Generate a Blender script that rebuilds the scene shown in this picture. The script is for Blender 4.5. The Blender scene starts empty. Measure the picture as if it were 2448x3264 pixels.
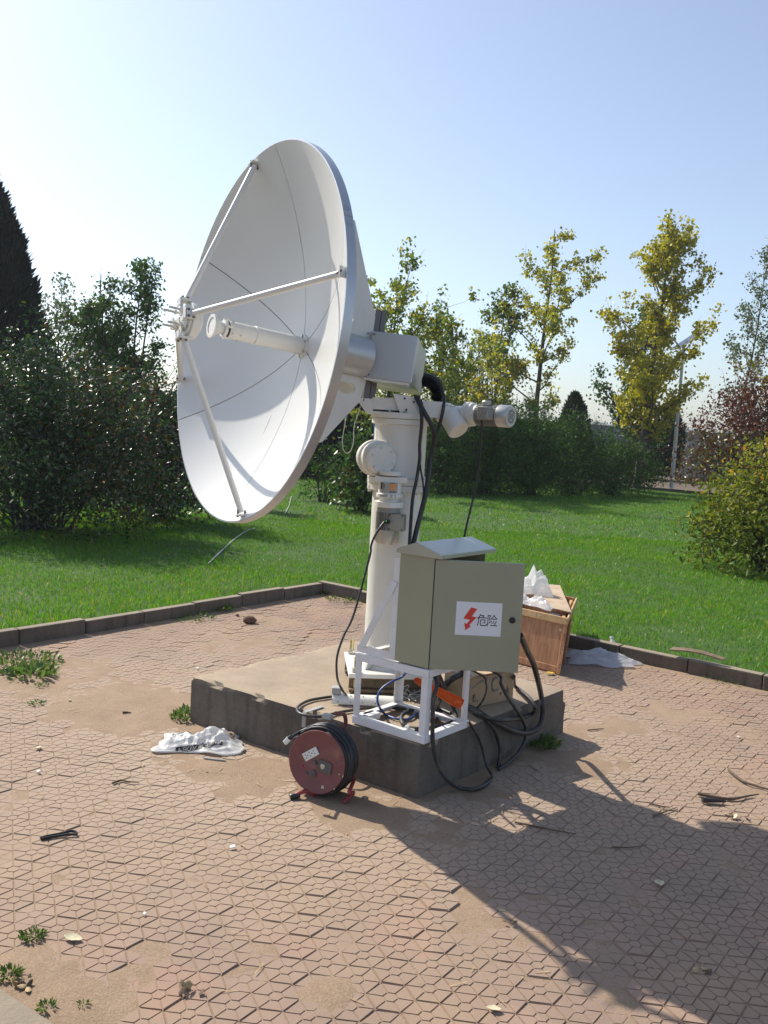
import bpy, math, random
import numpy as np
from mathutils import Vector, Matrix, noise as mnoise

rng = np.random.default_rng(7)
random.seed(7)
R = math.radians
scene = bpy.context.scene
col = scene.collection

# ------------------------------------------------------------------ camera
cam_d = bpy.data.cameras.new('camera')
cam = bpy.data.objects.new('camera', cam_d)
col.objects.link(cam)
PITCH, ROLL = R(5.6), R(3.2)
fwd = Vector((0, math.cos(PITCH), -math.sin(PITCH)))
rt0 = Vector((1, 0, 0)); up0 = rt0.cross(fwd)
rt = rt0 * math.cos(ROLL) + up0 * math.sin(ROLL)
up = up0 * math.cos(ROLL) - rt0 * math.sin(ROLL)
m = Matrix((rt, up, -fwd)).transposed().to_4x4()
m.translation = (0, 0, 1.6)
cam.matrix_world = m
cam_d.sensor_fit = 'VERTICAL'; cam_d.sensor_height = 24.0; cam_d.lens = 24.0 * 2850 / 3264
cam_d.clip_start = 0.02; cam_d.clip_end = 4000
scene.camera = cam
scene.render.resolution_x = 768; scene.render.resolution_y = 1024

# ------------------------------------------------------------------ sky, sun, exposure
SUN_AZ, SUN_EL = R(138), R(42.3)
world = bpy.data.worlds.new('World'); scene.world = world; world.use_nodes = True
wn = world.node_tree; wn.nodes.clear()
sky = wn.nodes.new('ShaderNodeTexSky'); sky.sky_type = 'NISHITA'; sky.sun_disc = False
sky.sun_elevation = SUN_EL; sky.sun_rotation = R(90) - SUN_AZ
sky.altitude = 50; sky.air_density = 1.0; sky.dust_density = 1.2; sky.ozone_density = 3.8
bg = wn.nodes.new('ShaderNodeBackground'); bg.inputs[1].default_value = 0.135
wo = wn.nodes.new('ShaderNodeOutputWorld')
hs = wn.nodes.new('ShaderNodeHueSaturation'); hs.inputs['Saturation'].default_value = 0.77
wn.links.new(sky.outputs[0], hs.inputs['Color']); wn.links.new(hs.outputs[0], bg.inputs[0]); wn.links.new(bg.outputs[0], wo.inputs[0])
sd = bpy.data.lights.new('sun', 'SUN'); sd.energy = 4.8; sd.angle = R(0.53); sd.color = (1.0, 0.93, 0.81)
sun = bpy.data.objects.new('sun', sd); col.objects.link(sun)
sdir = Vector((math.cos(SUN_EL) * math.cos(SUN_AZ), math.cos(SUN_EL) * math.sin(SUN_AZ), math.sin(SUN_EL)))
sun.rotation_euler = sdir.to_track_quat('Z', 'Y').to_euler(); sun.location = sdir * 60
scene.view_settings.view_transform = 'Standard'; scene.view_settings.look = 'None'
scene.view_settings.exposure = 0.38; scene.view_settings.gamma = 1.0; scene.view_settings.use_curve_mapping = False

# ------------------------------------------------------------------ materials
MATS = {}
def nodes_of(name):
    mt = bpy.data.materials.new(name); mt.use_nodes = True
    nt = mt.node_tree; b = nt.nodes['Principled BSDF']; MATS[name] = mt
    return mt, nt, b
def N_(nt, kind, **kw):
    n = nt.nodes.new(kind)
    for k, v in kw.items(): setattr(n, k, v)
    return n
def pos_noise(nt, scale, detail=4, rough=.55, obj=False):
    tc = N_(nt, 'ShaderNodeTexCoord') if obj else N_(nt, 'ShaderNodeNewGeometry')
    t = N_(nt, 'ShaderNodeTexNoise'); t.inputs['Scale'].default_value = scale
    t.inputs['Detail'].default_value = detail; t.inputs['Roughness'].default_value = rough
    nt.links.new(tc.outputs['Object' if obj else 'Position'], t.inputs['Vector'])
    return t
def ramp(nt, src, stops):
    r = N_(nt, 'ShaderNodeValToRGB'); el = r.color_ramp.elements
    while len(el) < len(stops): el.new(0.5)
    for e, (p, c) in zip(el, stops):
        e.position = p; e.color = (*c, 1) if len(c) == 3 else c
    nt.links.new(src, r.inputs[0]); return r
def mixc(nt, fac, a, b, blend='MIX'):
    mx = N_(nt, 'ShaderNodeMix', data_type='RGBA', blend_type=blend)
    for sock, v in ((mx.inputs[0], fac), (mx.inputs[6], a), (mx.inputs[7], b)):
        if hasattr(v, 'links'): nt.links.new(v, sock)
        elif isinstance(v, (int, float)): sock.default_value = v
        else: sock.default_value = (*v, 1)
    return mx.outputs[2]
def math_(nt, op, a, b=None, clamp=False):
    n = N_(nt, 'ShaderNodeMath', operation=op); n.use_clamp = clamp
    for i, v in enumerate((a, b)):
        if v is None: continue
        if hasattr(v, 'links'): nt.links.new(v, n.inputs[i])
        else: n.inputs[i].default_value = v
    return n.outputs[0]
def bump(nt, b, h, strength=.3, dist=.01):
    bp = N_(nt, 'ShaderNodeBump'); bp.inputs['Strength'].default_value = strength; bp.inputs['Distance'].default_value = dist
    nt.links.new(h, bp.inputs['Height']); nt.links.new(bp.outputs[0], b.inputs['Normal'])
def plain(name, c, rough=.5, metal=0.0, var=.12, scale=14, spec=.5, coat=0, bumps=0, dirt=None, dirt_amt=.35, rvar=.08):
    """painted / moulded surface: slight tone variation, roughness variation and optional dust or grime patches"""
    mt, nt, b = nodes_of(name)
    t = pos_noise(nt, scale, 5)
    lo = tuple(x * (1 - var) for x in c); hi = tuple(min(1, x * (1 + var * .7)) for x in c)
    cr = ramp(nt, t.outputs[0], [(.3, lo), (.7, hi)])
    out = cr.outputs[0]
    if dirt:
        t2 = pos_noise(nt, scale * .37 + 3, 8, .7)
        f = ramp(nt, t2.outputs[0], [(.52, (0, 0, 0)), (.74, (dirt_amt,) * 3)])
        out = mixc(nt, f.outputs[0], out, dirt)
    nt.links.new(out, b.inputs['Base Color'])
    rr = ramp(nt, t.outputs[0], [(.3, (max(0, rough - rvar),) * 3), (.7, (min(1, rough + rvar),) * 3)])
    nt.links.new(rr.outputs[0], b.inputs['Roughness'])
    b.inputs['Metallic'].default_value = metal; b.inputs['Specular IOR Level'].default_value = spec
    b.inputs['Coat Weight'].default_value = coat
    if bumps:
        t3 = pos_noise(nt, 160, 3); bump(nt, b, t3.outputs[0], bumps, .002)
    return mt
DUST = (.42, .32, .215)
plain('white_paint', (.74, .725, .675), .36, var=.05, scale=5, dirt=(.5, .44, .36), dirt_amt=.22)
plain('dish_paint', (.69, .69, .675), .33, var=.02, scale=2, rvar=.01)
plain('frame_paint', (.76, .75, .75), .45, var=.06, scale=9, dirt=(.42, .33, .25), dirt_amt=.35)
plain('rim_alu', (.55, .56, .57), .36, metal=.7, var=.06, scale=4)
plain('box_alu', (.50, .505, .50), .33, metal=.55, var=.04, scale=3, dirt=(.45, .43, .38), dirt_amt=.15)
plain('seam_dark', (.05, .05, .05), .8)
plain('cabinet_paint', (.345, .34, .235), .42, var=.05, scale=4, dirt=(.36, .31, .22), dirt_amt=.32)
plain('roof_metal', (.50, .50, .43), .22, metal=.35, var=.05, scale=4)
plain('motor_grey', (.33, .33, .315), .42, metal=.45, var=.12, scale=18, dirt=(.25, .2, .15), dirt_amt=.35)
plain('motor_silver', (.50, .50, .48), .32, metal=.6, var=.08, scale=10)
plain('dark_grey_metal', (.15, .145, .145), .5, metal=.2)
plain('steel', (.55, .54, .5), .32, metal=.9, var=.15, scale=60)
plain('zinc_yellow', (.55, .47, .26), .35, metal=.85, var=.2, scale=60)
plain('rust_beam', (.17, .12, .07), .75, var=.4, scale=20, dirt=(.3, .2, .1), dirt_amt=.6)
plain('rubber_black', (.022, .022, .024), .42, var=.2, scale=30, dirt=(.2, .16, .12), dirt_amt=.25)
plain('cable_dusty', (.035, .034, .034), .45, var=.25, scale=18, dirt=(.3, .24, .17), dirt_amt=.4)
plain('cable_blue', (.03, .07, .25), .4)
plain('pipe_blue', (.03, .12, .5), .4)
plain('plastic_black', (.015, .015, .016), .35)
plain('plastic_white', (.72, .72, .68), .35, var=.06)
plain('plastic_grey', (.38, .39, .38), .45, var=.1)
plain('plastic_orange', (.75, .13, .02), .38, var=.12, scale=20)
plain('reel_red', (.185, .058, .058), .42, var=.14, scale=12, dirt=(.34, .24, .18), dirt_amt=.4)
plain('reel_bright_red', (.30, .04, .045), .4, var=.15)
plain('reel_grey', (.10, .095, .09), .5)
plain('paper_tag', (.55, .52, .38), .8, var=.2, scale=40)
plain('green_led', (.02, .6, .12), .4)
plain('sticker_white', (.80, .80, .82), .5, var=.03)
plain('ink_black', (.02, .02, .02), .6)
plain('ink_red', (.72, .05, .03), .5)
plain('print_grey', (.22, .22, .22), .7)
plain('print_orange', (.7, .3, .1), .6)
plain('lamp_pole', (.62, .63, .63), .4, var=.06)
plain('timber_pole', (.12, .09, .07), .8)
plain('bark', (.11, .085, .065), .9, var=.35, scale=25, bumps=.6)
plain('bark_pale', (.21, .19, .16), .9, var=.3, scale=25)
plain('bark_dark', (.05, .042, .036), .9, var=.3, scale=25)
plain('dry_leaf', (.42, .31, .16), .8, var=.35, scale=40)
plain('dry_leaf_pale', (.55, .50, .33), .8, var=.25, scale=40)
plain('dry_leaf_yellow', (.62, .40, .06), .7, var=.3, scale=60)
plain('twig', (.13, .09, .06), .9, var=.35, scale=40)
plain('clod', (.17, .10, .06), .95, var=.4, scale=60, bumps=.8)
plain('paper_white', (.78, .77, .74), .8, var=.06)
plain('rubbish_dark', (.03, .028, .03), .6, var=.4, scale=50)
plain('solar_panel', (.02, .025, .045), .15)
plain('hose_white', (.42, .43, .40), .6, var=.12)
plain('cardboard', (.47, .33, .20), .8, var=.14, scale=11, dirt=(.3, .21, .13), dirt_amt=.4)

# wood of the crate: grain stretched along one axis, nails and stains
mt, nt, b = nodes_of('ply_wood')
tc = N_(nt, 'ShaderNodeTexCoord'); mp = N_(nt, 'ShaderNodeMapping'); mp.inputs['Scale'].default_value = (18, 18, 2.2)
mp.inputs['Rotation'].default_value = (0, R(0), R(40))
nt.links.new(tc.outputs['Object'], mp.inputs[0])
t = N_(nt, 'ShaderNodeTexNoise'); t.inputs['Scale'].default_value = 2.4; t.inputs['Detail'].default_value = 8; t.inputs['Roughness'].default_value = .65
nt.links.new(mp.outputs[0], t.inputs['Vector'])
cr = ramp(nt, t.outputs[0], [(.28, (.24, .11, .055)), (.5, (.40, .20, .10)), (.72, (.50, .29, .16))])
st = pos_noise(nt, 7, 6, .7); f = ramp(nt, st.outputs[0], [(.55, (0, 0, 0)), (.75, (.45,) * 3)])
nt.links.new(mixc(nt, f.outputs[0], cr.outputs[0], (.20, .11, .06)), b.inputs['Base Color']); b.inputs['Roughness'].default_value = .62
mt, nt, b = nodes_of('board_wood')
t = pos_noise(nt, 9, 8, .65); cr = ramp(nt, t.outputs[0], [(.3, (.36, .26, .17)), (.7, (.52, .40, .28))])
nt.links.new(cr.outputs[0], b.inputs['Base Color']); b.inputs['Roughness'].default_value = .75
plain('batten_wood', (.55, .36, .17), .65, var=.22, scale=16)

# concrete: grey with stains; pale dust has settled on faces that look up
def concrete(name, base, dust, dust_on=True):
    mt, nt, b = nodes_of(name)
    a = pos_noise(nt, 5, 9, .68); c2 = pos_noise(nt, 42, 6, .7); d = pos_noise(nt, 1.7, 5)
    cr = ramp(nt, a.outputs[0], [(.3, tuple(x * .62 for x in base)), (.52, base), (.75, tuple(min(1, x * 1.3) for x in base))])
    o = mixc(nt, .35, cr.outputs[0], ramp(nt, c2.outputs[0], [(.3, tuple(x * .55 for x in base)), (.7, tuple(x * 1.35 for x in base))]).outputs[0])
    tcs = N_(nt, 'ShaderNodeTexCoord'); mps = N_(nt, 'ShaderNodeMapping'); mps.inputs['Scale'].default_value = (9, 9, 1.3); nt.links.new(tcs.outputs['Object'], mps.inputs[0])
    sk = N_(nt, 'ShaderNodeTexNoise'); sk.inputs['Scale'].default_value = 2.2; sk.inputs['Detail'].default_value = 6; nt.links.new(mps.outputs[0], sk.inputs['Vector'])
    o = mixc(nt, ramp(nt, sk.outputs[0], [(.48, (0, 0, 0)), (.70, (.55,) * 3)]).outputs[0], o, tuple(x * .42 for x in base))
    gr = pos_noise(nt, 150, 3, .6); o = mixc(nt, ramp(nt, gr.outputs[0], [(.58, (0, 0, 0)), (.72, (.5,) * 3)]).outputs[0], o, tuple(min(1, x * 1.9) for x in base))
    if dust_on:
        g = N_(nt, 'ShaderNodeNewGeometry'); sp = N_(nt, 'ShaderNodeSeparateXYZ'); nt.links.new(g.outputs['True Normal'], sp.inputs[0])
        upf = ramp(nt, sp.outputs[2], [(.55, (0, 0, 0)), (.85, (1, 1, 1))])
        amt = ramp(nt, d.outputs[0], [(.3, (.62,) * 3), (.65, (.95,) * 3)])
        o = mixc(nt, math_(nt, 'MULTIPLY', upf.outputs[0], amt.outputs[0]), o, ramp(nt, a.outputs[0], [(.3, tuple(x * .86 for x in dust)), (.7, tuple(x * 1.08 for x in dust))]).outputs[0])
    nt.links.new(o, b.inputs['Base Color']); b.inputs['Roughness'].default_value = .9
    bump(nt, b, c2.outputs[0], .6, .008)
concrete('slab_concrete', (.140, .118, .096), (.40, .31, .22))  # stained sides, with extra darkness in the colour to deepen their shade
concrete('kerb_concrete', (.140, .115, .090), (.30, .245, .18))  # base darkened to put shade into the front faces; tops keep their dust
concrete('wall_plaster', (.20, .20, .22), DUST, False)
concrete('wall_pale', (.42, .42, .43), DUST, False)

# pavers: dusty pink-brown concrete, some redder, with dust patches
mt, nt, b = nodes_of('paver')
g = N_(nt, 'ShaderNodeNewGeometry')
v = N_(nt, 'ShaderNodeTexVoronoi'); v.inputs['Scale'].default_value = 4.1; nt.links.new(g.outputs['Position'], v.inputs['Vector'])
sp = N_(nt, 'ShaderNodeSeparateColor'); nt.links.new(v.outputs['Color'], sp.inputs[0])
tone = ramp(nt, sp.outputs[0], [(0, (0.179, 0.120, 0.093)), (.5, (0.264, 0.171, 0.133)), (.86, (0.318, 0.195, 0.154)), (1, (0.333, 0.157, 0.116))])
fine = pos_noise(nt, 240, 3, .6); mid = pos_noise(nt, 13, 6, .65); big = pos_noise(nt, 1.25, 5, .6)
o = mixc(nt, .5, tone.outputs[0], ramp(nt, fine.outputs[0], [(.3, (0.172, 0.120, 0.097)), (.55, (0.270, 0.187, 0.146)), (.75, (0.396, 0.307, 0.251))]).outputs[0])
o = mixc(nt, ramp(nt, mid.outputs[0], [(.4, (0, 0, 0)), (.7, (.45,) * 3)]).outputs[0], o, (0.198, 0.141, 0.105))
red = pos_noise(nt, 2.6, 3, .5)
o = mixc(nt, ramp(nt, red.outputs[0], [(.62, (0, 0, 0)), (.74, (.5,) * 3)]).outputs[0], o, (0.378, 0.161, 0.121))
o = mixc(nt, ramp(nt, big.outputs[0], [(.38, (.06,) * 3), (.68, (.72,) * 3)]).outputs[0], o, (0.361, 0.253, 0.164))
vd = N_(nt, 'ShaderNodeVectorMath', operation='DISTANCE'); nt.links.new(g.outputs['Position'], vd.inputs[0]); vd.inputs[1].default_value = (-.15, 4.6, 0)   # sand trodden round the plinth
dn_ = math_(nt, 'ADD', math_(nt, 'MULTIPLY', vd.outputs['Value'], .33), math_(nt, 'MULTIPLY', big.outputs[0], .35))
o = mixc(nt, ramp(nt, dn_, [(.50, (.85,) * 3), (.86, (.22,) * 3), (1, (.05,) * 3)]).outputs[0], o, (0.367, 0.279, 0.203))
nt.links.new(o, b.inputs['Base Color']); b.inputs['Roughness'].default_value = .88
bump(nt, b, fine.outputs[0], .35, .003)
# loose soil
mt, nt, b = nodes_of('soil')
a = pos_noise(nt, 6, 8, .7); f = pos_noise(nt, 130, 4, .7)
o = mixc(nt, .45, ramp(nt, a.outputs[0], [(.3, (0.245, 0.165, 0.103)), (.7, (0.383, 0.272, 0.181))]).outputs[0],
         ramp(nt, f.outputs[0], [(.3, (0.136, 0.089, 0.058)), (.55, (0.310, 0.218, 0.145)), (.75, (0.473, 0.357, 0.253))]).outputs[0])
nt.links.new(o, b.inputs['Base Color']); b.inputs['Roughness'].default_value = .95; bump(nt, b, f.outputs[0], .6, .008)
mt, nt, b = nodes_of('earth')
a = pos_noise(nt, .35, 8, .7)
nt.links.new(ramp(nt, a.outputs[0], [(.3, (0.086, 0.063, 0.043)), (.7, (0.153, 0.114, 0.079))]).outputs[0], b.inputs['Base Color']); b.inputs['Roughness'].default_value = .95
mt, nt, b = nodes_of('lawn_soil')
a = pos_noise(nt, 3, 8, .7)
nt.links.new(ramp(nt, a.outputs[0], [(.3, (.028, .066, .008)), (.6, (.044, .096, .011)), (.8, (.070, .105, .018))]).outputs[0], b.inputs['Base Color']); b.inputs['Roughness'].default_value = .95

def leaf_mat(name, stops, trans=.4, rough=.42, spec=.5):
    """leaf: colour from a per-leaf tint, light shines through"""
    mt, nt, b = nodes_of(name)
    at = N_(nt, 'ShaderNodeAttribute', attribute_name='tint')
    cr = ramp(nt, at.outputs['Fac'], stops)
    nt.links.new(cr.outputs[0], b.inputs['Base Color']); b.inputs['Roughness'].default_value = rough; b.inputs['Specular IOR Level'].default_value = spec
    tr = N_(nt, 'ShaderNodeBsdfTranslucent')
    g = N_(nt, 'ShaderNodeHueSaturation'); g.inputs['Saturation'].default_value = 1.1; g.inputs['Value'].default_value = 1.25
    nt.links.new(cr.outputs[0], g.inputs['Color']); nt.links.new(g.outputs[0], tr.inputs['Color'])
    mx = N_(nt, 'ShaderNodeMixShader'); mx.inputs[0].default_value = trans
    nt.links.new(b.outputs[0], mx.inputs[1]); nt.links.new(tr.outputs[0], mx.inputs[2])
    nt.links.new(mx.outputs[0], nt.nodes['Material Output'].inputs[0])
    return mt
leaf_mat('grass_blade', [(0, (0.055, 0.149, 0.009)), (.45, (0.105, 0.265, 0.012)), (.85, (0.180, 0.352, 0.020)), (1, (0.418, 0.333, 0.057))], .45, .45)
leaf_mat('weed_leaf', [(0, (0.054, 0.114, 0.024)), (.6, (0.102, 0.180, 0.042)), (1, (0.240, 0.240, 0.072))], .35)
leaf_mat('bush_leaf', [(0, (0.016, 0.043, 0.010)), (.55, (0.034, 0.075, 0.017)), (.8, (0.077, 0.116, 0.021)), (1, (0.146, 0.060, 0.021))], .28, .33, .7)
leaf_mat('green_tree_leaf', [(0, (0.038, 0.081, 0.019)), (.6, (0.071, 0.135, 0.028)), (.85, (0.128, 0.176, 0.038)), (1, (0.217, 0.095, 0.038))], .35)
leaf_mat('sapling_leaf', [(0, (0.075, 0.106, 0.037)), (.7, (0.125, 0.163, 0.062)), (1, (0.200, 0.213, 0.075))], .4)
leaf_mat('ginkgo_leaf', [(0, (0.187, 0.225, 0.034)), (.35, (0.345, 0.329, 0.041)), (.75, (0.517, 0.436, 0.041)), (1, (0.719, 0.579, 0.055))], .45)
leaf_mat('ginkgo_green_leaf', [(0, (0.112, 0.174, 0.033)), (.5, (0.242, 0.293, 0.050)), (.8, (0.448, 0.418, 0.057)), (1, (0.671, 0.545, 0.065))], .42)
leaf_mat('mid_tree_leaf', [(0, (0.079, 0.137, 0.024)), (.55, (0.178, 0.231, 0.033)), (.8, (0.337, 0.325, 0.042)), (1, (0.535, 0.399, 0.050))], .4)
leaf_mat('willow_leaf', [(0, (0.058, 0.104, 0.039)), (1, (0.117, 0.169, 0.065))], .35)
leaf_mat('hedge_leaf', [(0, (0.030, 0.077, 0.014)), (.7, (0.060, 0.137, 0.025)), (1, (0.133, 0.205, 0.036))], .3, .6, .2)
leaf_mat('conifer_needle', [(0, (0.009, 0.014, 0.013)), (1, (0.021, 0.029, 0.024))], .1, .6, .3)
leaf_mat('conifer_green', [(0, (.02, .04, .016)), (1, (.045, .07, .025))], .15, .6, .3)
leaf_mat('red_leaf', [(0, (0.063, 0.022, 0.014)), (.5, (0.126, 0.043, 0.022)), (.8, (0.189, 0.068, 0.027)), (1, (0.095, 0.105, 0.025))], .32)
leaf_mat('golden_shrub_leaf', [(0, (0.088, 0.130, 0.020)), (.45, (0.191, 0.227, 0.031)), (.8, (0.337, 0.308, 0.044)), (1, (0.439, 0.212, 0.050))], .38, .55, .25)
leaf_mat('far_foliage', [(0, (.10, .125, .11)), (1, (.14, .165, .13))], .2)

# thin plastic film: bag, bubble wrap
def film(name, c, alpha, rough=.25, bubbles=False):
    mt, nt, b = nodes_of(name)
    b.inputs['Base Color'].default_value = (*c, 1); b.inputs['Roughness'].default_value = rough
    tr = N_(nt, 'ShaderNodeBsdfTranslucent'); tr.inputs['Color'].default_value = (*c, 1)
    ad = N_(nt, 'ShaderNodeMixShader'); ad.inputs[0].default_value = .45
    nt.links.new(b.outputs[0], ad.inputs[1]); nt.links.new(tr.outputs[0], ad.inputs[2])
    tp = N_(nt, 'ShaderNodeBsdfTransparent')
    mx = N_(nt, 'ShaderNodeMixShader'); mx.inputs[0].default_value = alpha
    nt.links.new(tp.outputs[0], mx.inputs[1]); nt.links.new(ad.outputs[0], mx.inputs[2])
    nt.links.new(mx.outputs[0], nt.nodes['Material Output'].inputs[0])
    if bubbles:
        tc = N_(nt, 'ShaderNodeTexCoord'); v = N_(nt, 'ShaderNodeTexVoronoi'); v.inputs['Scale'].default_value = 95
        nt.links.new(tc.outputs['Object'], v.inputs['Vector']); bump(nt, b, v.outputs[0], .8, .006)
    return mt
film('bubble_film', (.80, .83, .88), .55, .22, True)
film('clear_bag_film', (.85, .85, .86), .62, .2)
film('bag_white', (.80, .80, .80), .97, .45)

# ------------------------------------------------------------------ mesh helpers
class MB:
    def __init__(s): s.v = []; s.f = []; s.mi = []; s.cur = 0
    def add(s, verts, faces):
        o = len(s.v); s.v += [tuple(p) for p in verts]
        s.f += [tuple(i + o for i in f) for f in faces]; s.mi += [s.cur] * len(faces); return s
    def box(s, c, size, ax=None):
        c = Vector(c); h = Vector(size) * .5
        X, Y, Z = [Vector(a).normalized() for a in ax] if ax else (Vector((1, 0, 0)), Vector((0, 1, 0)), Vector((0, 0, 1)))
        vs = [c + X * (sx * h.x) + Y * (sy * h.y) + Z * (sz * h.z) for sz in (-1, 1) for sy in (-1, 1) for sx in (-1, 1)]
        fs = [(0, 2, 3, 1), (4, 5, 7, 6), (0, 1, 5, 4), (2, 6, 7, 3), (0, 4, 6, 2), (1, 3, 7, 5)]
        if X.cross(Y).dot(Z) < 0: fs = [f[::-1] for f in fs]
        return s.add(vs, fs)
    def prism(s, poly, d):
        """closed polygon of world points extruded by vector d"""
        n = len(poly); P = [Vector(p) for p in poly]; d = Vector(d)
        nn = sum(((P[i] - P[0]).cross(P[(i + 1) % n] - P[0]) for i in range(n)), Vector())
        if nn.dot(d) < 0: P = P[::-1]
        vs = P + [p + d for p in P]
        fs = [tuple(range(n))[::-1], tuple(range(n, 2 * n))] + [(i, (i + 1) % n, n + (i + 1) % n, n + i) for i in range(n)]
        return s.add(vs, fs)
    def lathe(s, p0, axis, prof, seg=32, capa=True, capb=True):
        """profile [(distance along axis, radius)] turned round an axis"""
        p0 = Vector(p0); A = Vector(axis).normalized(); U = A.orthogonal().normalized(); W = A.cross(U)
        vs = []; fs = []
        for (t, r) in prof:
            for k in range(seg):
                a = 2 * math.pi * k / seg; vs.append(p0 + A * t + (U * math.cos(a) + W * math.sin(a)) * r)
        for i in range(len(prof) - 1):
            for k in range(seg):
                k2 = (k + 1) % seg
                fs.append((i * seg + k, i * seg + k2, (i + 1) * seg + k2, (i + 1) * seg + k))
        if capa: fs.append(tuple(range(seg))[::-1])
        if capb: fs.append(tuple(range((len(prof) - 1) * seg, len(prof) * seg)))
        return s.add(vs, fs)
    def cyl(s, p0, p1, r, r1=None, seg=24):
        p0, p1 = Vector(p0), Vector(p1); r1 = r if r1 is None else r1
        return s.lathe(p0, p1 - p0, [(0, r), ((p1 - p0).length, r1)], seg)
    def tube(s, pts, r, seg=10, sub=6, radii=None):
        P = smooth_path(pts, sub) if sub > 1 else [Vector(p) for p in pts]
        n = len(P)
        rr = [r] * n if radii is None else [float(np.interp(i / (n - 1), np.linspace(0, 1, len(radii)), radii)) for i in range(n)]
        T = [(P[min(i + 1, n - 1)] - P[max(i - 1, 0)]).normalized() for i in range(n)]
        U = T[0].orthogonal().normalized(); vs = []; fs = []
        for i in range(n):
            U = (U - T[i] * U.dot(T[i])).normalized(); W = T[i].cross(U)
            for k in range(seg):
                a = 2 * math.pi * k / seg; vs.append(P[i] + (U * math.cos(a) + W * math.sin(a)) * rr[i])
        for i in range(n - 1):
            for k in range(seg):
                k2 = (k + 1) % seg; fs.append((i * seg + k, i * seg + k2, (i + 1) * seg + k2, (i + 1) * seg + k))
        fs.append(tuple(range(seg))[::-1]); fs.append(tuple(range((n - 1) * seg, n * seg)))
        return s.add(vs, fs)
    def build(s, name, mat, parent=None, smooth=None, bev=0, root=None):
        o3 = origin_of(parent) if parent is not None else Vector((0, 0, 0))
        if root is not None: o3 = Vector(root)
        me = bpy.data.meshes.new(name)
        me.from_pydata([tuple(Vector(p) - o3) for p in s.v], [], s.f)
        for mm in (mat if isinstance(mat, (list, tuple)) else [mat]): me.materials.append(MATS[mm])
        if isinstance(mat, (list, tuple)): me.polygons.foreach_set('material_index', s.mi)
        me.update()
        if smooth: me.shade_smooth(); me.set_sharp_from_angle(angle=R(smooth))
        o = bpy.data.objects.new(name, me); col.objects.link(o)
        if parent is not None: o.parent = parent
        if root is not None: o.location = root; o['_o'] = list(root)
        if bev:
            bm = o.modifiers.new('bevel', 'BEVEL'); bm.width = bev; bm.segments = 2; bm.limit_method = 'ANGLE'; bm.angle_limit = R(40)
        return o
def origin_of(o):
    while o.parent is not None: o = o.parent
    return Vector(o.location)
def smooth_path(pts, sub):
    P = [Vector(p) for p in pts]; out = []
    for i in range(len(P) - 1):
        a, b, c, d = P[max(i - 1, 0)], P[i], P[i + 1], P[min(i + 2, len(P) - 1)]
        for k in range(sub):
            t = k / sub
            out.append(.5 * ((2 * b) + (c - a) * t + (2 * a - 5 * b + 4 * c - d) * t * t + (3 * b - a - 3 * c + d) * t ** 3))
    out.append(P[-1]); return out
def tag(o, label, cat, group=None):
    o['label'] = label; o['category'] = cat
    if group: o['group'] = group
    return o
def thing(name, label, cat, loc, group=None):
    o = bpy.data.objects.new(name, None); col.objects.link(o); o.location = loc; o.empty_display_size = .1
    return tag(o, label, cat, group)
def structure(o): o['kind'] = 'structure'; return o
def stuff(o): o['kind'] = 'stuff'; return o
def fast_mesh(name, verts, quads, mat, tint=None, parent=None, tris=None, loc=None):
    """big numpy mesh; quads (N,4) and/or tris (M,3); tint per vertex"""
    me = bpy.data.meshes.new(name)
    verts = np.asarray(verts, np.float32)
    nq = 0 if quads is None else len(quads); nt_ = 0 if tris is None else len(tris)
    me.vertices.add(len(verts)); me.vertices.foreach_set('co', verts.ravel())
    idx = []; st = []; k = 0
    if nq: idx.append(np.asarray(quads, np.int32).ravel()); st.append(np.arange(nq) * 4); k = nq * 4
    if nt_: idx.append(np.asarray(tris, np.int32).ravel()); st.append(k + np.arange(nt_) * 3)
    idx = np.concatenate(idx).astype(np.int32); st = np.concatenate(st).astype(np.int32)
    me.loops.add(len(idx)); me.loops.foreach_set('vertex_index', idx)
    me.polygons.add(nq + nt_); me.polygons.foreach_set('loop_start', st)
    me.update(calc_edges=True); me.validate()
    if tint is not None:
        at = me.attributes.new('tint', 'FLOAT', 'POINT'); at.data.foreach_set('value', np.asarray(tint, np.float32))
    me.materials.append(MATS[mat])
    o = bpy.data.objects.new(name, me); col.objects.link(o)
    if parent is not None: o.parent = parent
    if loc is not None: o.location = loc
    return o
def vnoise(x, y, seed=0):
    """smooth value noise on numpy arrays"""
    x = np.asarray(x, float); y = np.asarray(y, float)
    xi = np.floor(x).astype(np.int64); yi = np.floor(y).astype(np.int64); fx = x - xi; fy = y - yi
    fx = fx * fx * (3 - 2 * fx); fy = fy * fy * (3 - 2 * fy)
    def h(a, b):
        n = (a * 374761393 + b * 668265263 + seed * 1442695041) & 0xFFFFFFFF
        n = ((n ^ (n >> 13)) * 1274126177) & 0xFFFFFFFF
        return ((n ^ (n >> 16)) & 0xFFFF) / 65535.0
    return (h(xi, yi) * (1 - fx) + h(xi + 1, yi) * fx) * (1 - fy) + (h(xi, yi + 1) * (1 - fx) + h(xi + 1, yi + 1) * fx) * fy
def fbm(x, y, seed=0, oct=4):
    s = 0; a = .5
    for k in range(oct): s = s + a * vnoise(x * 2 ** k, y * 2 ** k, seed + k); a *= .5
    return s / (1 - .5 ** oct)

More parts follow.
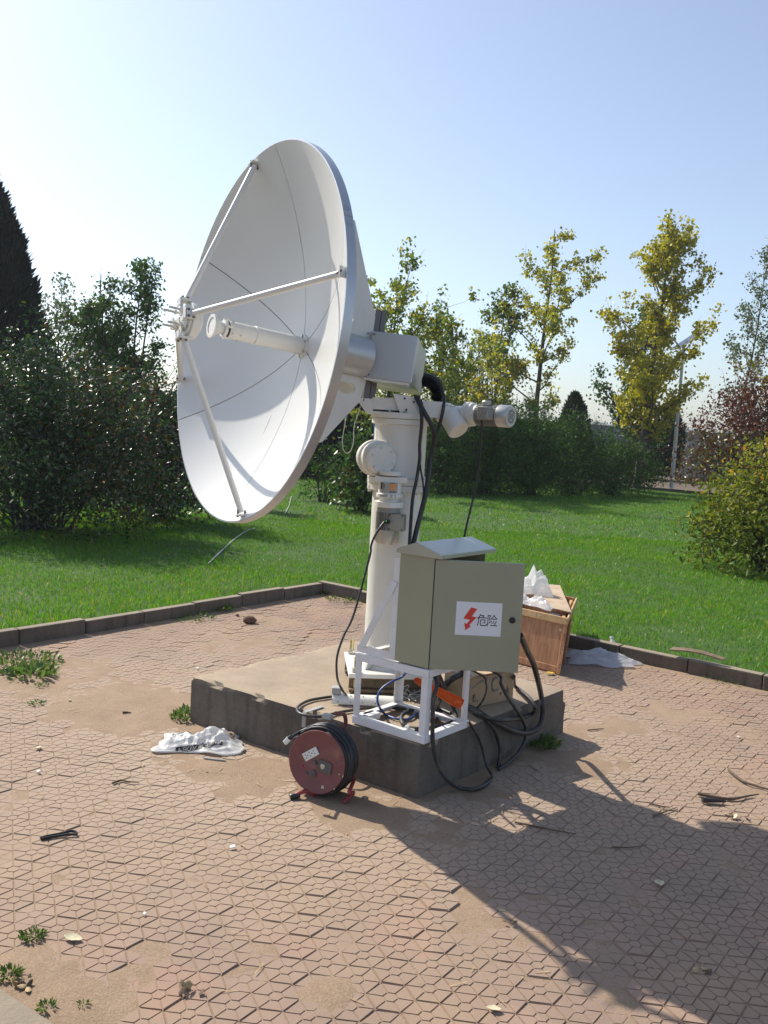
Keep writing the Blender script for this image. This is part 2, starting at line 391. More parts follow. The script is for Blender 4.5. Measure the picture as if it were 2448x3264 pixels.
# ------------------------------------------------------------------ ground, lawn, pad
KC = np.array([-.53, 8.20])                       # inner corner of the pad's kerb
E1 = np.array([-.617, -.787]); E2 = np.array([.782, -.623])   # along the left kerb towards us, along the right kerb
def ab(x, y):
    dx, dy = x - KC[0], y - KC[1]
    return dx * E1[0] + dy * E1[1], dx * E2[0] + dy * E2[1]
def xy(a, b): return KC[0] + a * E1[0] + b * E2[0], KC[1] + a * E1[1] + b * E2[1]
gb = MB(); S = 1500
gb.add([(-S, -S, -.06), (S, -S, -.06), (S, S, -.06), (-S, S, -.06)], [(0, 1, 2, 3)])
structure(gb.build('ground', 'earth'))
LZ = .075
def lawn_z(x, y): return LZ + .05 * (fbm(x * .35, y * .35, 3) - .5)
# lawn sheet: everything outside the kerb, up to a = -20 and b = -11
def sheet(a0, a1, b0, b1, na, nb):
    A, B = np.meshgrid(np.linspace(a0, a1, na), np.linspace(b0, b1, nb)); x, y = xy(A.ravel(), B.ravel())
    v = np.stack([x, y, lawn_z(x, y)], 1)
    i = np.arange((na - 1) * (nb - 1)); r = i // (na - 1); c_ = i % (na - 1); q = r * na + c_
    return v, np.stack([q, q + 1, q + na + 1, q + na], 1)
v1, q1 = sheet(-20, -.07, -11, 22, 60, 90); v2, q2 = sheet(-.07, 9, -11, -.07, 40, 50)
structure(fast_mesh('lawn', np.concatenate([v1, v2]), np.concatenate([q1[:, ::-1], q2[:, ::-1] + len(v1)]), 'lawn_soil'))

SLN, SLL, SLR = np.array([.21, 3.71]), np.array([-.95, 4.53]), np.array([1.03, 4.69])
SLF = SLL + SLR - SLN
SU = (SLR - SLN) / np.linalg.norm(SLR - SLN); SV = (SLL - SLN) / np.linalg.norm(SLL - SLN)
def slab_dist(x, y):
    """signed distance-like value: negative inside the slab"""
    n1 = np.array([SU[1], -SU[0]]); n2 = np.array([-SV[1], SV[0]])
    d1 = (x - SLN[0]) * n1[0] + (y - SLN[1]) * n1[1]; d2 = (x - SLN[0]) * n2[0] + (y - SLN[1]) * n2[1]
    d3 = -((x - SLF[0]) * n1[0] + (y - SLF[1]) * n1[1]); d4 = -((x - SLF[0]) * n2[0] + (y - SLF[1]) * n2[1])
    return np.maximum(np.maximum(d1, d2), np.maximum(d3, d4))
BLOBS = [((-1.418, 4.795, 0.000), .42, 1.35), ((-1.163, 4.602, 0.000), .36, 1.25), ((-0.877, 4.201, 0.000), .28, 1.05), ((-0.498, 3.908, 0.000), .30, 1.2), ((-0.697, 3.961, 0.000), .26, 1.05), ((-1.779, 4.943, 0.000), .3, 1.0), ((-0.192, 3.745, 0.000), .2, .95),
         ((0.013, 3.540, 0.000), .25, 1.0), ((0.294, 3.448, 0.000), .2, .75), ((0.987, 4.299, -0.000), .3, 1.0), ((1.353, 4.837, 0.000), .3, .9), ((1.789, 5.240, 0.000), .35, .75),
         ((-0.951, 6.144, 0.000), .35, .8), ((-0.787, 6.921, 0.000), .3, .7), ((-1.811, 5.423, 0.000), .35, .75), ((-0.944, 2.347, 0.000), .16, 1.3), ((-0.772, 2.262, 0.000), .15, 1.2), ((-0.073, 2.363, -0.000), .09, 1.2),
         ((0.512, 3.743, 0.000), .25, .8), ((-2.018, 5.080, 0.000), .3, 1.0), ((1.039, 3.126, 0.000), .3, .4), ((0.482, 2.768, 0.000), .35, .4), ((0.776, 2.502, 0.000), .2, .45)]
def dirt_h(x, y):
    m_ = np.zeros_like(x)
    for (c_, r, a) in BLOBS: m_ = np.maximum(m_, a * np.exp(-((x - c_[0]) ** 2 + (y - c_[1]) ** 2) / (r * r)))
    m_ = np.maximum(m_, 1.15 * np.exp(-np.maximum(slab_dist(x, y), 0) / .10))
    a, b = ab(x, y); m_ = np.maximum(m_, 1.0 * np.exp(-np.maximum(np.minimum(a, b), 0) / .16))
    n1 = fbm(x * 3.1, y * 3.1, 11, 4); n2 = fbm(x * 22, y * 22, 5, 3)
    n3 = fbm(x * 9, y * 9, 23, 3)
    h = -.0024 + .0085 * np.clip(m_ * (.30 + .75 * n1 + .65 * n3) - .33, -.1, .8) + .0042 * (n2 - .5)
    return h
gx = np.arange(-3.4, 3.5, .022); gy = np.arange(1.6, 8.6, .022)
GX, GY = np.meshgrid(gx, gy); fx, fy = GX.ravel(), GY.ravel()
V = np.stack([fx, fy, dirt_h(fx, fy)], 1)
nx, ny = len(gx), len(gy)
i = np.arange((nx - 1) * (ny - 1)); q = (i // (nx - 1)) * nx + i % (nx - 1)
Q = np.stack([q, q + 1, q + nx + 1, q + nx], 1)
a, b_ = ab(fx[Q].mean(1), fy[Q].mean(1)); keep = (a > -.06) & (b_ > -.06)
soil = fast_mesh('soil', V, Q[keep], 'soil'); soil.data.shade_smooth(); structure(soil)

# hexagonal pavers: each a raised hexagon in the middle and six trapezoids round it, grooves between
HS = .070; HA = R(53.2); HC = (-.614, 2.636)
def paver_mesh():
    vs = []; fs = []
    def ring(r, off): return [(r * math.cos(HA + k * math.pi / 3) * 1.0, r * math.sin(HA + k * math.pi / 3)) for k in range(6)]
    def cell(poly, drop=.0031, inset=.0009):
        n = len(poly); cx = sum(p[0] for p in poly) / n; cy = sum(p[1] for p in poly) / n
        o = len(vs)
        for (x, y) in poly:
            d = math.hypot(x - cx, y - cy); k = 1 - inset / d; vs.append((cx + (x - cx) * k, cy + (y - cy) * k, 0))
        for (x, y) in poly: vs.append((x, y, -drop))
        fs.append(tuple(range(o, o + n)))
        for i in range(n): fs.append((o + i, o + n + i, o + n + (i + 1) % n, o + (i + 1) % n))
    g = .0016                                     # half groove
    A = ring(0.0218 - g, 0); cell(A)
    B = ring(0.0218, 0); Cc = ring(HS - .0015, 0)
    for k in range(6):
        k2 = (k + 1) % 6
        quad = [B[k], Cc[k], Cc[k2], B[k2]]
        c0 = np.mean(quad, 0); ins = []
        # inset each edge by g
        pts = [np.array(p) for p in quad]; n = 4
        for i in range(n):
            p_, c_, n_ = pts[i - 1], pts[i], pts[(i + 1) % n]
            e1 = (c_ - p_) / np.linalg.norm(c_ - p_); e2 = (n_ - c_) / np.linalg.norm(n_ - c_)
            m1 = np.array([-e1[1], e1[0]]); m2 = np.array([-e2[1], e2[0]])
            dd = g / (1 + m1 @ m2); ins.append(tuple(c_ + (m1 + m2) * dd))
        cell(ins)
    o = len(vs); base = ring(HS - .0015, 0)
    vs.extend([(x, y, -.0029) for x, y in base]); vs.extend([(x, y, -.03) for x, y in base])
    fs.append(tuple(range(o, o + 6)))
    for i in range(6): fs.append((o + i, o + 6 + i, o + 6 + (i + 1) % 6, o + (i + 1) % 6))
    return vs, fs
pv, pf = paver_mesh()
pm = bpy.data.meshes.new('paver'); pm.from_pydata(pv, [], pf); pm.materials.append(MATS['paver']); pm.update()
d1 = HS * math.sqrt(3); nA = HA + R(30)
l1 = np.array([math.cos(nA), math.sin(nA)]) * d1; l2 = np.array([math.cos(nA + R(60)), math.sin(nA + R(60))]) * d1
cen = []
for i in range(-70, 71):
    for j in range(-70, 71):
        p = np.array(HC) + l1 * i + l2 * j
        if not (1.7 < p[1] < 8.4 and abs(p[0]) < .50 * p[1] + .55): continue
        a, b_ = ab(p[0], p[1])
        if a < .05 or b_ < .05 or slab_dist(p[0], p[1]) < .02: continue
        if p[0] < -.6 and (p[0] + .94) * .56 + (p[1] - 2.19) * .83 < .05 and p[1] < 2.6: continue
        g3 = (math.floor((i - j) / 3), math.floor((i + 2 * j) / 3))
        cen.append((p[0], p[1], i, j, g3))
cen.sort(key=lambda t: t[0] ** 2 + t[1] ** 2)
infr = [abs(t[0]) < .425 * t[1] + .03 and t[1] > 2.15 for t in cen]
near = [t for t, k in zip(cen, infr) if k][:300]; nearset = set((t[2], t[3]) for t in near)
rest = [t for t in cen if (t[2], t[3]) not in nearset]
gr_tilt = {}
def paver_pose(t):
    if t[4] not in gr_tilt: gr_tilt[t[4]] = (random.gauss(0, .0013), random.gauss(0, .011), random.gauss(0, .011))
    dz, tx, ty = gr_tilt[t[4]]
    gcx, gcy = t[0], t[1]
    return dz + random.gauss(0, .0006), tx + random.gauss(0, .006), ty + random.gauss(0, .006), random.gauss(0, .008)
pave = MB(); pave.add([(-4, 1.2, -.035), (4, 1.2, -.035), (4, 9, -.035), (-4, 9, -.035)], [(0, 1, 2, 3)])
pave = structure(pave.build('pavement', 'soil'))
for t in near:
    o = bpy.data.objects.new('paver', pm); o.parent = pave
    dz, tx, ty, rz = paver_pose(t); o.location = (t[0], t[1], dz); o.rotation_euler = (tx, ty, rz); col.objects.link(o)
PVn = np.array(pv); vs_all = []; fs_all = []; 
for k, t in enumerate(rest):
    dz, tx, ty, rz = paver_pose(t)
    x = PVn[:, 0] - rz * PVn[:, 1]; y = PVn[:, 1] + rz * PVn[:, 0]
    vs_all.append(np.stack([x + t[0], y + t[1], PVn[:, 2] + dz - ty * x + tx * y], 1))
nvp = len(pv); me = bpy.data.meshes.new('pavers')
me.from_pydata(np.concatenate(vs_all).tolist(), [], [tuple(i + k * nvp for i in f) for k in range(len(rest)) for f in pf])
me.materials.append(MATS['paver']); me.update()
po = bpy.data.objects.new('pavers', me); col.objects.link(po); po.parent = pave; stuff(po)
print('pavers', len(near), len(rest))

# kerbs: single concrete stones end to end
def kerb_row(p0, d, n, length, h, w, out):
    root = MB(); 
    d = np.array(d); o3 = np.array([-d[1], d[0]]) * out
    root.prism([(p0[0] + o3[0] * .02, p0[1] + o3[1] * .02, -.03), (p0[0] + d[0] * n * length + o3[0] * .02, p0[1] + d[1] * n * length + o3[1] * .02, -.03),
                (p0[0] + d[0] * n * length + o3[0] * (w - .02), p0[1] + d[1] * n * length + o3[1] * (w - .02), -.03), (p0[0] + o3[0] * (w - .02), p0[1] + o3[1] * (w - .02), -.03)], (0, 0, .045))
    r = structure(root.build('kerb', 'soil'))
    for k in range(n):
        j = random.gauss(0, .004); a0 = k * length + .004; a1 = (k + 1) * length - .004; hz = h + random.gauss(0, .004); tl = random.gauss(0, .004)
        P = [np.array(p0) + d * a0 + o3 * j, np.array(p0) + d * a1 + o3 * (j + tl), np.array(p0) + d * a1 + o3 * (w + j + tl), np.array(p0) + d * a0 + o3 * (w + j)]
        mb = MB(); mb.prism([(q[0], q[1], -.05) for q in P], (0, 0, .05 + hz)); mb.build('kerb_stone', 'kerb_concrete', r, bev=.008)
    return r
kerb_row(xy(0, 0), E1, 17, .5, .102, .07, -1)
kerb_row(xy(0, -.07), E2, 14, .5, .102, .07, 1)
# kerb crossing the lower left corner of the picture
kerb_row((-1.45, 2.52), np.array([.834, -.552]), 5, .5, .10, .12, -1)
# low kerbs at the far edges of the lawn
kerb_row(xy(-20, -11), E2, 36, .9, .16, .14, 1)
kerb_row(xy(-20, -11.1), E1, 32, .9, .16, .14, -1)

# ------------------------------------------------------------------ concrete slab (the antenna's foundation)
def rough_slab():
    mb = MB(); H = .245; n = 44; nh = 9
    def P(u, v, z): 
        q = SLN + (SLR - SLN) * u + (SLL - SLN) * v; return Vector((q[0], q[1], z))
    cx = (SLR + SLL) / 2; idx = {}; vs = []; fs = []
    def vert(i, j, k):
        key = (i, j, k)
        if key in idx: return idx[key]
        p = P(i / n, j / n, H * k / nh - (0.02 if k == 0 else 0))
        edge = (k == nh) and (i in (0, n) or j in (0, n))
        w = mnoise.noise(p * 9) * .004 + mnoise.noise(p * 31) * .002
        inward = Vector((cx[0] - p.x, cx[1] - p.y, 0)).normalized()
        if edge:
            ch = max(0, mnoise.noise(p * 13) - .08) * .04 + max(0, mnoise.noise(p * 60)) * .008 + .003
            p = p + inward * ch - Vector((0, 0, ch * .8))
        elif k == nh: p.z += w * .5
        else: p = p + inward * w
        if i == n and j == 0 and k >= nh - 2: p = p + inward * .03        # knocked-off corner
        idx[key] = len(vs); vs.append(p); return idx[key]
    for i in range(n):
        for j in range(n): fs.append((vert(i, j, nh), vert(i + 1, j, nh), vert(i + 1, j + 1, nh), vert(i, j + 1, nh)))
    for k in range(nh):
        for i in range(n):
            fs.append((vert(i, 0, k), vert(i + 1, 0, k), vert(i + 1, 0, k + 1), vert(i, 0, k + 1)))
            fs.append((vert(i + 1, n, k), vert(i, n, k), vert(i, n, k + 1), vert(i + 1, n, k + 1)))
            fs.append((vert(0, i + 1, k), vert(0, i, k), vert(0, i, k + 1), vert(0, i + 1, k + 1)))
            fs.append((vert(n, i, k), vert(n, i + 1, k), vert(n, i + 1, k + 1), vert(n, i, k + 1)))
    mb.add(vs, fs); return mb
slab = rough_slab().build('concrete_slab', 'slab_concrete', smooth=30)
tag(slab, 'square dusty concrete plinth carrying the dish antenna', 'plinth')

# ------------------------------------------------------------------ the dish antenna (one thing: pedestal, drives, housing, dish)
CX_, CY_ = .062, 4.595                                  # column axis
DC = Vector((-.665, 4.126, 1.974)); DAZ, DEL = R(213.1), R(5.9)
Dn = Vector((math.cos(DEL) * math.cos(DAZ), math.cos(DEL) * math.sin(DAZ), math.sin(DEL)))
Ds = Dn.cross(Vector((0, 0, 1))).normalized(); Ds = -Ds if Ds.y > 0 else Ds
Dv = Ds.cross(Dn); Dv = -Dv if Dv.z < 0 else Dv
def D(t, s, v): return DC + Dn * t + Ds * s + Dv * v
def Dp(t, r, ang): return D(t, r * math.cos(ang), r * math.sin(ang))
ant = thing('dish_antenna', 'large white dish antenna on a thick white pedestal with two drive motors', 'antenna', (CX_, CY_, .245))
Z = Vector((0, 0, 1))
# base: rusty beams, plate, anchor bolts
pa = R(6); PX = Vector((math.cos(pa), math.sin(pa), 0)); PY = Vector((-math.sin(pa), math.cos(pa), 0)); P0 = Vector((CX_, CY_, 0))
for k in (-1, 1):
    mb = MB(); c = P0 + PY * (.165 * k)
    mb.box(c + Z * .262, (.42, .075, .016), (PX, PY, Z)); mb.box(c + Z * .296, (.42, .012, .05), (PX, PY, Z)); mb.box(c + Z * .325, (.42, .075, .010), (PX, PY, Z))
    mb.build('support_beam', 'rust_beam', ant, bev=.002)
MB().box(P0 + Z * .342, (.43, .43, .022), (PX, PY, Z)).build('base_plate', 'white_paint', ant, bev=.003)
for sx in (-1, 1):
    for sy in (-1, 1):
        c = P0 + PX * (.178 * sx) + PY * (.178 * sy)
        mb = MB(); mb.cyl(c + Z * .25, c + Z * .432, .0105, seg=14)
        for k in range(12): mb.cyl(c + Z * (.385 + k * .0038), c + Z * (.3866 + k * .0038), .0118, seg=12)
        bo = mb.build('anchor_bolt', 'zinc_yellow', ant, smooth=40)
        mb = MB(); mb.cyl(c + Z * .354, c + Z * .357, .024, seg=20); mb.cyl(c + Z * .3572, c + Z * .376, .0205, seg=6); mb.build('nut', 'steel', bo, bev=.0015)
# column
mb = MB(); mb.lathe(P0, Z, [(.353, .145), (.366, .145), (.366, .129), (1.285, .1265)], 48); mb.build('lower_column', 'white_paint', ant, smooth=40)
for k in range(4):
    a = pa + R(45 + 90 * k); d = Vector((math.cos(a), math.sin(a), 0))
    MB().prism([P0 + d * .126 + Z * .354, P0 + d * .19 + Z * .354, P0 + d * .126 + Z * .47], Vector((-d.y, d.x, 0)) * .01).build('gusset', 'white_paint', ant)
fl = MB().lathe(P0, Z, [(1.268, .156), (1.2985, .156)], 48).lathe(P0, Z, [(1.3005, .158), (1.333, .158)], 48).build('column_flange', 'white_paint', ant, smooth=40, bev=.002)
mb = MB()
for k in range(12):
    a = R(30 * k + 12); c = P0 + Vector((math.cos(a), math.sin(a), 0)) * .145; mb.cyl(c + Z * 1.2545, c + Z * 1.268, .0095, seg=6); mb.cyl(c + Z * 1.333, c + Z * 1.342, .0095, seg=6)
stuff(mb.build('flange_bolts', 'white_paint', fl))
mb = MB(); mb.lathe(P0, Z, [(1.334, .134), (1.60, .134)], 48); mb.build('upper_column', 'white_paint', ant, smooth=40)
fl = MB().lathe(P0, Z, [(1.60, .135), (1.604, .150), (1.630, .150)], 48).lathe(P0, Z, [(1.632, .158), (1.660, .158)], 48).build('turntable_flange', 'white_paint', ant, smooth=40, bev=.002)
mb = MB()
for k in range(12):
    a = R(30 * k + 5); c = P0 + Vector((math.cos(a), math.sin(a), 0)) * .143; mb.cyl(c + Z * 1.66, c + Z * 1.671, .0095, seg=6)
stuff(mb.build('flange_bolts', 'steel', fl))
MB().tube([(-0.073, 4.660, 1.619), (-0.068, 4.660, 1.516)], .007, 8, 1).build('blue_conduit', 'pipe_blue', ant, smooth=60)
# azimuth gearbox: round worm housing on the front left of the column
ga = Vector((.37, -.929, 0)); gc = Vector((-.040, 4.470, 1.428))
mb = MB(); mb.lathe(gc - ga * .12, ga, [(0, .080), (.045, .080), (.045, .092), (.068, .092), (.068, .083), (.105, .083), (.105, .089), (.128, .089), (.128, .074), (.168, .074), (.172, .070)], 44)
gb_ = mb.build('azimuth_gearbox', 'white_paint', ant, smooth=40, bev=.0025)
mb = MB()
gu = Vector((-ga.y, ga.x, 0)) * -1
for k in range(6):
    a = R(60 * k + 20); c = gc + ga * .052 + (gu * math.cos(a) + Z * math.sin(a)) * .058; mb.cyl(c, c + ga * .006, .006, seg=6)
stuff(mb.build('cap_screws', 'steel', gb_))
# azimuth motor hanging below the gearbox
mx, my = .022, 4.395
ad = MB(); ad.lathe((mx, my, 0), Z, [(1.372, .055), (1.352, .055)], 32)
ad.box((mx + .005, my + .01, 1.333), (.155, .10, .026)); ad.lathe((mx, my, 0), Z, [(1.322, .058), (1.262, .058), (1.262, .066), (1.243, .066), (1.243, .046), (1.224, .046), (1.224, .072), (1.196, .072)], 36)
ad = ad.build('motor_adapter', 'white_paint', ant, smooth=40, bev=.0015)
# printed plate on the adapter
mb = MB(); pl = Vector((.10, -1, 0)).normalized(); pr = Vector((1, .10, 0)).normalized()
lc = Vector((mx, my, 1.292)) + pl * .0665
def curved(mb, r, a0, a1, z0, z1, n=10):
    A = [R(a0 + (a1 - a0) * k / n) for k in range(n + 1)]
    vs = [(mx + r * math.sin(a), my - r * math.cos(a), z) for z in (z0, z1) for a in A]
    mb.add(vs, [(k, k + 1, n + 2 + k, n + 1 + k) for k in range(n)])
curved(mb, .0592, -52, 40, 1.268, 1.320); mb.build('type_plate', 'plastic_grey', ad)
mb = MB(); curved(mb, .0598, -2, 30, 1.284, 1.314); mb.build('orange_print', 'print_orange', ad)
mb = MB()
for k, (a0, a1, z0, z1) in enumerate([(-48, -40, 1.285, 1.317), (-36, -33, 1.285, 1.317), (-28, -26, 1.29, 1.312), (0, 5, 1.272, 1.278), (8, 13, 1.272, 1.278), (16, 21, 1.272, 1.278), (24, 29, 1.272, 1.278), (0, 22, 1.316, 1.319)]): curved(mb, .0600, a0, a1, z0, z1, 3)
for (a0, a1, z0, z1) in [(-44, -8, 1.258, 1.2595), (-44, -8, 1.254, 1.2555), (-44, -8, 1.250, 1.2515), (2, 14, 1.249, 1.251), (2, 14, 1.258, 1.260), (3, 12, 1.2535, 1.2555), (22, 28, 1.249, 1.251), (22, 28, 1.258, 1.260), (24, 26, 1.249, 1.260)]: curved(mb, .0668, a0, a1, z0, z1, 4)
stuff(mb.build('plate_print', 'ink_black', ad))
mo = MB(); mo.lathe((mx, my, 0), Z, [(1.194, .056), (1.172, .056), (1.172, .050), (1.075, .050)], 32)
mo = mo.build('azimuth_motor', 'motor_grey', ant, smooth=40)
mb = MB()
for k in range(30):
    a = 2 * math.pi * k / 30; d = Vector((math.cos(a), math.sin(a), 0)); mb.box(Vector((mx, my, 1.123)) + d * .0545, (.011, .003, .096), (d, Vector((-d.y, d.x, 0)), Z))
stuff(mb.build('cooling_fins', 'motor_grey', mo))
mb = MB(); mb.lathe((mx, my, 0), Z, [(1.085, .061), (1.03, .061), (1.014, .050), (1.012, .0)], 36, capb=False); mb.build('fan_cover', 'motor_silver', mo, smooth=50)
tb = Vector((mx + .045, my - .055, 1.128)); mb = MB(); ax = (Vector((.95, -.3, 0)).normalized(), Vector((.3, .95, 0)).normalized(), Z)
mb.box(tb, (.078, .045, .082), ax); tbx = mb.build('terminal_box', 'motor_grey', mo, bev=.004)
mb = MB()
for sx in (-1, 1):
    for sz in (-1, 1): c = tb + ax[0] * (.032 * sx) - ax[1] * .0225 + Z * (.034 * sz); mb.cyl(c, c - ax[1] * .003, .004, seg=8)
stuff(mb.build('terminal_screws', 'plastic_black', mo))
gl = tb + Vector((-.045, -.012, 0)); mb = MB(); mb.cyl(gl, gl + Vector((-.008, -.022, .004)), .011, seg=14); mb.build('cable_gland', 'plastic_black', mo, smooth=40)
MB().cyl(gl + Vector((-.008, -.023, .004)), gl + Vector((-.009, -.026, .008)), .003, seg=8).build('indicator', 'green_led', mo)

# yoke on the turntable
wy = Vector((0, 1, 0))
def frontal(poly9, Y, d): return poly9
mb = MB(); cfront = [(-0.092, 4.480, 1.730), (0.018, 4.480, 1.733), (0.058, 4.480, 1.657), (-0.083, 4.480, 1.650)]
mb.prism(cfront, (0.02, .012, 0)); mb.prism([Vector(p) + Vector((.03, .20, 0)) for p in cfront], (0.0, .012, 0))
mb.box(Vector((-0.017, 4.580, 1.659)) + Vector((0, 0, .008)), (.20, .20, .012)); mb.build('yoke_channel', 'white_paint', ant, bev=.002)
MB().prism([(-0.163, 4.470, 1.710), (-0.136, 4.470, 1.724), (-0.091, 4.470, 1.722), (-0.083, 4.470, 1.650), (-0.115, 4.470, 1.648)], (.03, .21, 0)).build('yoke_nose', 'white_paint', ant, bev=.002)
arm = [(0.010, 4.455, 1.754), (0.101, 4.455, 1.744), (0.144, 4.455, 1.655), (0.054, 4.455, 1.654)]
am = MB().prism(arm, (.004, .016, 0)).build('yoke_arm', 'white_paint', ant, bev=.002)
MB().prism([Vector(p) + Vector((.04, .25, 0)) for p in arm], (.004, .016, 0)).build('yoke_arm', 'white_paint', ant, bev=.002)
mb = MB()
for p in ((0.071, 4.455, 1.732), (0.117, 4.455, 1.717), (0.082, 4.455, 1.677)): mb.cyl(Vector(p), Vector(p) - wy * .003, .0055, seg=10)
stuff(mb.build('arm_holes', 'plastic_black', am))  # black discs standing in for the dark holes of the arm plate
MB().prism([(0.161, 4.470, 1.727), (0.267, 4.470, 1.726), (0.263, 4.470, 1.642), (0.171, 4.470, 1.650)], (.05, .20, 0)).build('drive_bracket', 'white_paint', ant, bev=.003)

# housing behind the dish: square box set on edge to the dish axis, tilts with it
BT = R(40); Ba = Ds * math.sin(BT) - Dn * math.cos(BT); Bw = -Dn * math.sin(BT) - Ds * math.cos(BT)
F0 = D(-.636, .028, 0)
LA, LW = .229, .55
hx = [F0, F0 + Ba * LA, F0 + Ba * LA + Bw * LW, F0 + Bw * LW]
hx = [p + Dv * -.085 for p in hx]
hb = MB().prism(hx, Dv * .230).build('housing_box', 'box_alu', ant, bev=.004)
for k in range(3):
    c = F0 + Ba * .012 + Dv * (-.07 + .1 * k); MB().cyl(c - Bw * .001, c - Bw * .006, .005, seg=8).build('rivet', 'dark_grey_metal', hb)
    c2 = c - Ba * .03; MB().cyl(c2, c2 - Bw * .006, .004, seg=8).build('rivet', 'dark_grey_metal', hb)
lf = F0 + Dv * -.0855
MB().prism([lf + Ba * .02 - Bw * .0, lf + Ba * (LA - .01), lf + Ba * (LA - .03) + Bw * .25, lf + Ba * .05 + Bw * .25], Dv * -.012).build('housing_floor', 'white_paint', hb)
mb = MB()
for k in range(5): c = lf + Ba * .004 + Bw * (.03 + .055 * k) - Dv * .0125; mb.cyl(c, c - Dv * .004, .006, seg=8)
stuff(mb.build('floor_bolts', 'dark_grey_metal', hb))
MB().prism([lf + Ba * -.012, lf + Ba * .018, lf + Ba * .018 + Bw * .33, lf + Ba * -.012 + Bw * .33], Dv * -.010).build('floor_flange', 'white_paint', hb)
for k in (0, 1):
    c = D(-.672 - .034 * k, -.03, .03); MB().box(c, (.032, .07, .46), (Dn, Ds, Dv)).build('balance_bar', 'dark_grey_metal', ant, bev=.003)
# hub drum and the two gusset plates between dish and housing
MB().lathe(D(-.30, 0, .012), -Dn, [(.0, .112), (.10, .112), (.10, .100), (.33, .100)], 44).build('hub_drum', 'box_alu', ant, smooth=40)
def zdish(r): return -.285 + .285 * (r / .856) ** 2
def plate_with_hole(outer, hc, ru, rv, th, seg=28):
    """flat plate in the plane of the dish axis with an oval hole; outer polygon in (t, v)"""
    mb = MB(); O = []
    for i in range(len(outer)):
        a, b = np.array(outer[i]), np.array(outer[(i + 1) % len(outer)])
        for k in range(8): O.append(a + (b - a) * k / 8)
    n = len(O); ang = [math.atan2(p[1] - hc[1], p[0] - hc[0]) for p in O]
    I = [np.array([hc[0] + ru * math.cos(a) * 1, hc[1] + rv * math.sin(a)]) for a in ang]
    vs = [D(p[0], th, p[1]) for p in O] + [D(p[0], th, p[1]) for p in I] + [D(p[0], -th, p[1]) for p in O] + [D(p[0], -th, p[1]) for p in I]
    fs = []
    for k in range(n):
        j = (k + 1) % n
        fs += [(k, j, n + j, n + k), (2 * n + j, 2 * n + k, 3 * n + k, 3 * n + j), (k, 2 * n + k, 2 * n + j, j), (n + j, 3 * n + j, 3 * n + k, n + k)]
    return mb.add(vs, fs)
dz1, dz2 = zdish(.62) - .02, zdish(.12) - .02
plate_with_hole([(zdish(.64) - .006, .64), (-.468, .643), (-.665, .20), (-.665, .10), (-.41, .10), (zdish(.35) - .006, .35)], (-.50, .18), .035, .03, .004).build('upper_gusset_plate', 'white_paint', ant)
plate_with_hole([(zdish(.52) - .006, -.52), (-.458, -.432), (-.636, -.205), (-.665, -.06), (-.41, -.08), (zdish(.3) - .006, -.3)], (-.548, -.150), .052, .030, .004).build('lower_gusset_plate', 'white_paint', ant)
MB().prism([D(zdish(.50) - .006, -.13, -.47), D(-.458, -.13, -.432), D(-.70, -.13, -.215), D(-.72, -.13, -.08), D(-.41, -.13, -.08), D(zdish(.3) - .006, -.13, -.26)], Ds * -.008).build('rear_gusset_plate', 'white_paint', ant)
for sg in (-1, 1):
    mb = MB(); P = [D(zdish(.50) - .006, .5 * sg, .012), D(-.47, .40 * sg, .012), D(-.60, .10 * sg, .012), D(-.41, .10 * sg, .012), D(zdish(.3) - .006, .3 * sg, .012)]
    if sg < 0: mb.prism(P, Dv * .008); mb.build('side_gusset_plate', 'white_paint', ant)

# reflector: six sheet panels, a rolled rim band in six lengths
RAD = .856; SEAM0 = R(89)
refl = MB()
for k in range(6):
    a0, a1 = SEAM0 + R(60 * k) + R(.06), SEAM0 + R(60 * (k + 1)) - R(.06); n = 16; vs = []; fs = []
    for rr in (RAD, RAD + .006):
        for t in (0.0, -.042):
            for i in range(n + 1): vs.append(Dp(t, rr, a0 + (a1 - a0) * i / n))
    m_ = n + 1
    for i in range(n): fs += [(i, i + 1, m_ + i + 1, m_ + i), (2 * m_ + i + 1, 2 * m_ + i, 3 * m_ + i, 3 * m_ + i + 1), (i + 1, i, 2 * m_ + i, 2 * m_ + i + 1), (m_ + i, m_ + i + 1, 3 * m_ + i + 1, 3 * m_ + i)]
    fs += [(0, m_, 3 * m_, 2 * m_), (n, 2 * m_ + n, 3 * m_ + n, m_ + n)]
    refl.add(vs, fs)
refl = refl.build('reflector', 'rim_alu', ant, smooth=40)
for k in range(6):
    a0, a1 = SEAM0 + R(60 * k), SEAM0 + R(60 * (k + 1)); na, nr = 18, 16; vs = []; fs = []
    for side in (0, -.004):
        for j in range(nr + 1):
            r = .045 + (RAD - .0005 - .045) * j / nr; g = .0023 / r
            for i in range(na + 1): vs.append(Dp(zdish(r) + side, r, a0 + g + (a1 - a0 - 2 * g) * i / na))
    m_ = na + 1; o2 = m_ * (nr + 1)
    for j in range(nr):
        for i in range(na):
            p = j * m_ + i; fs.append((p, p + 1, p + m_ + 1, p + m_)); fs.append((o2 + p, o2 + p + m_, o2 + p + m_ + 1, o2 + p + 1))
    for j in range(nr):
        for i in (0, na):
            p = j * m_ + i; fs.append((p, p + m_, o2 + p + m_, o2 + p))
    o = MB().add(vs, fs).build('panel', 'dish_paint', refl, smooth=40)
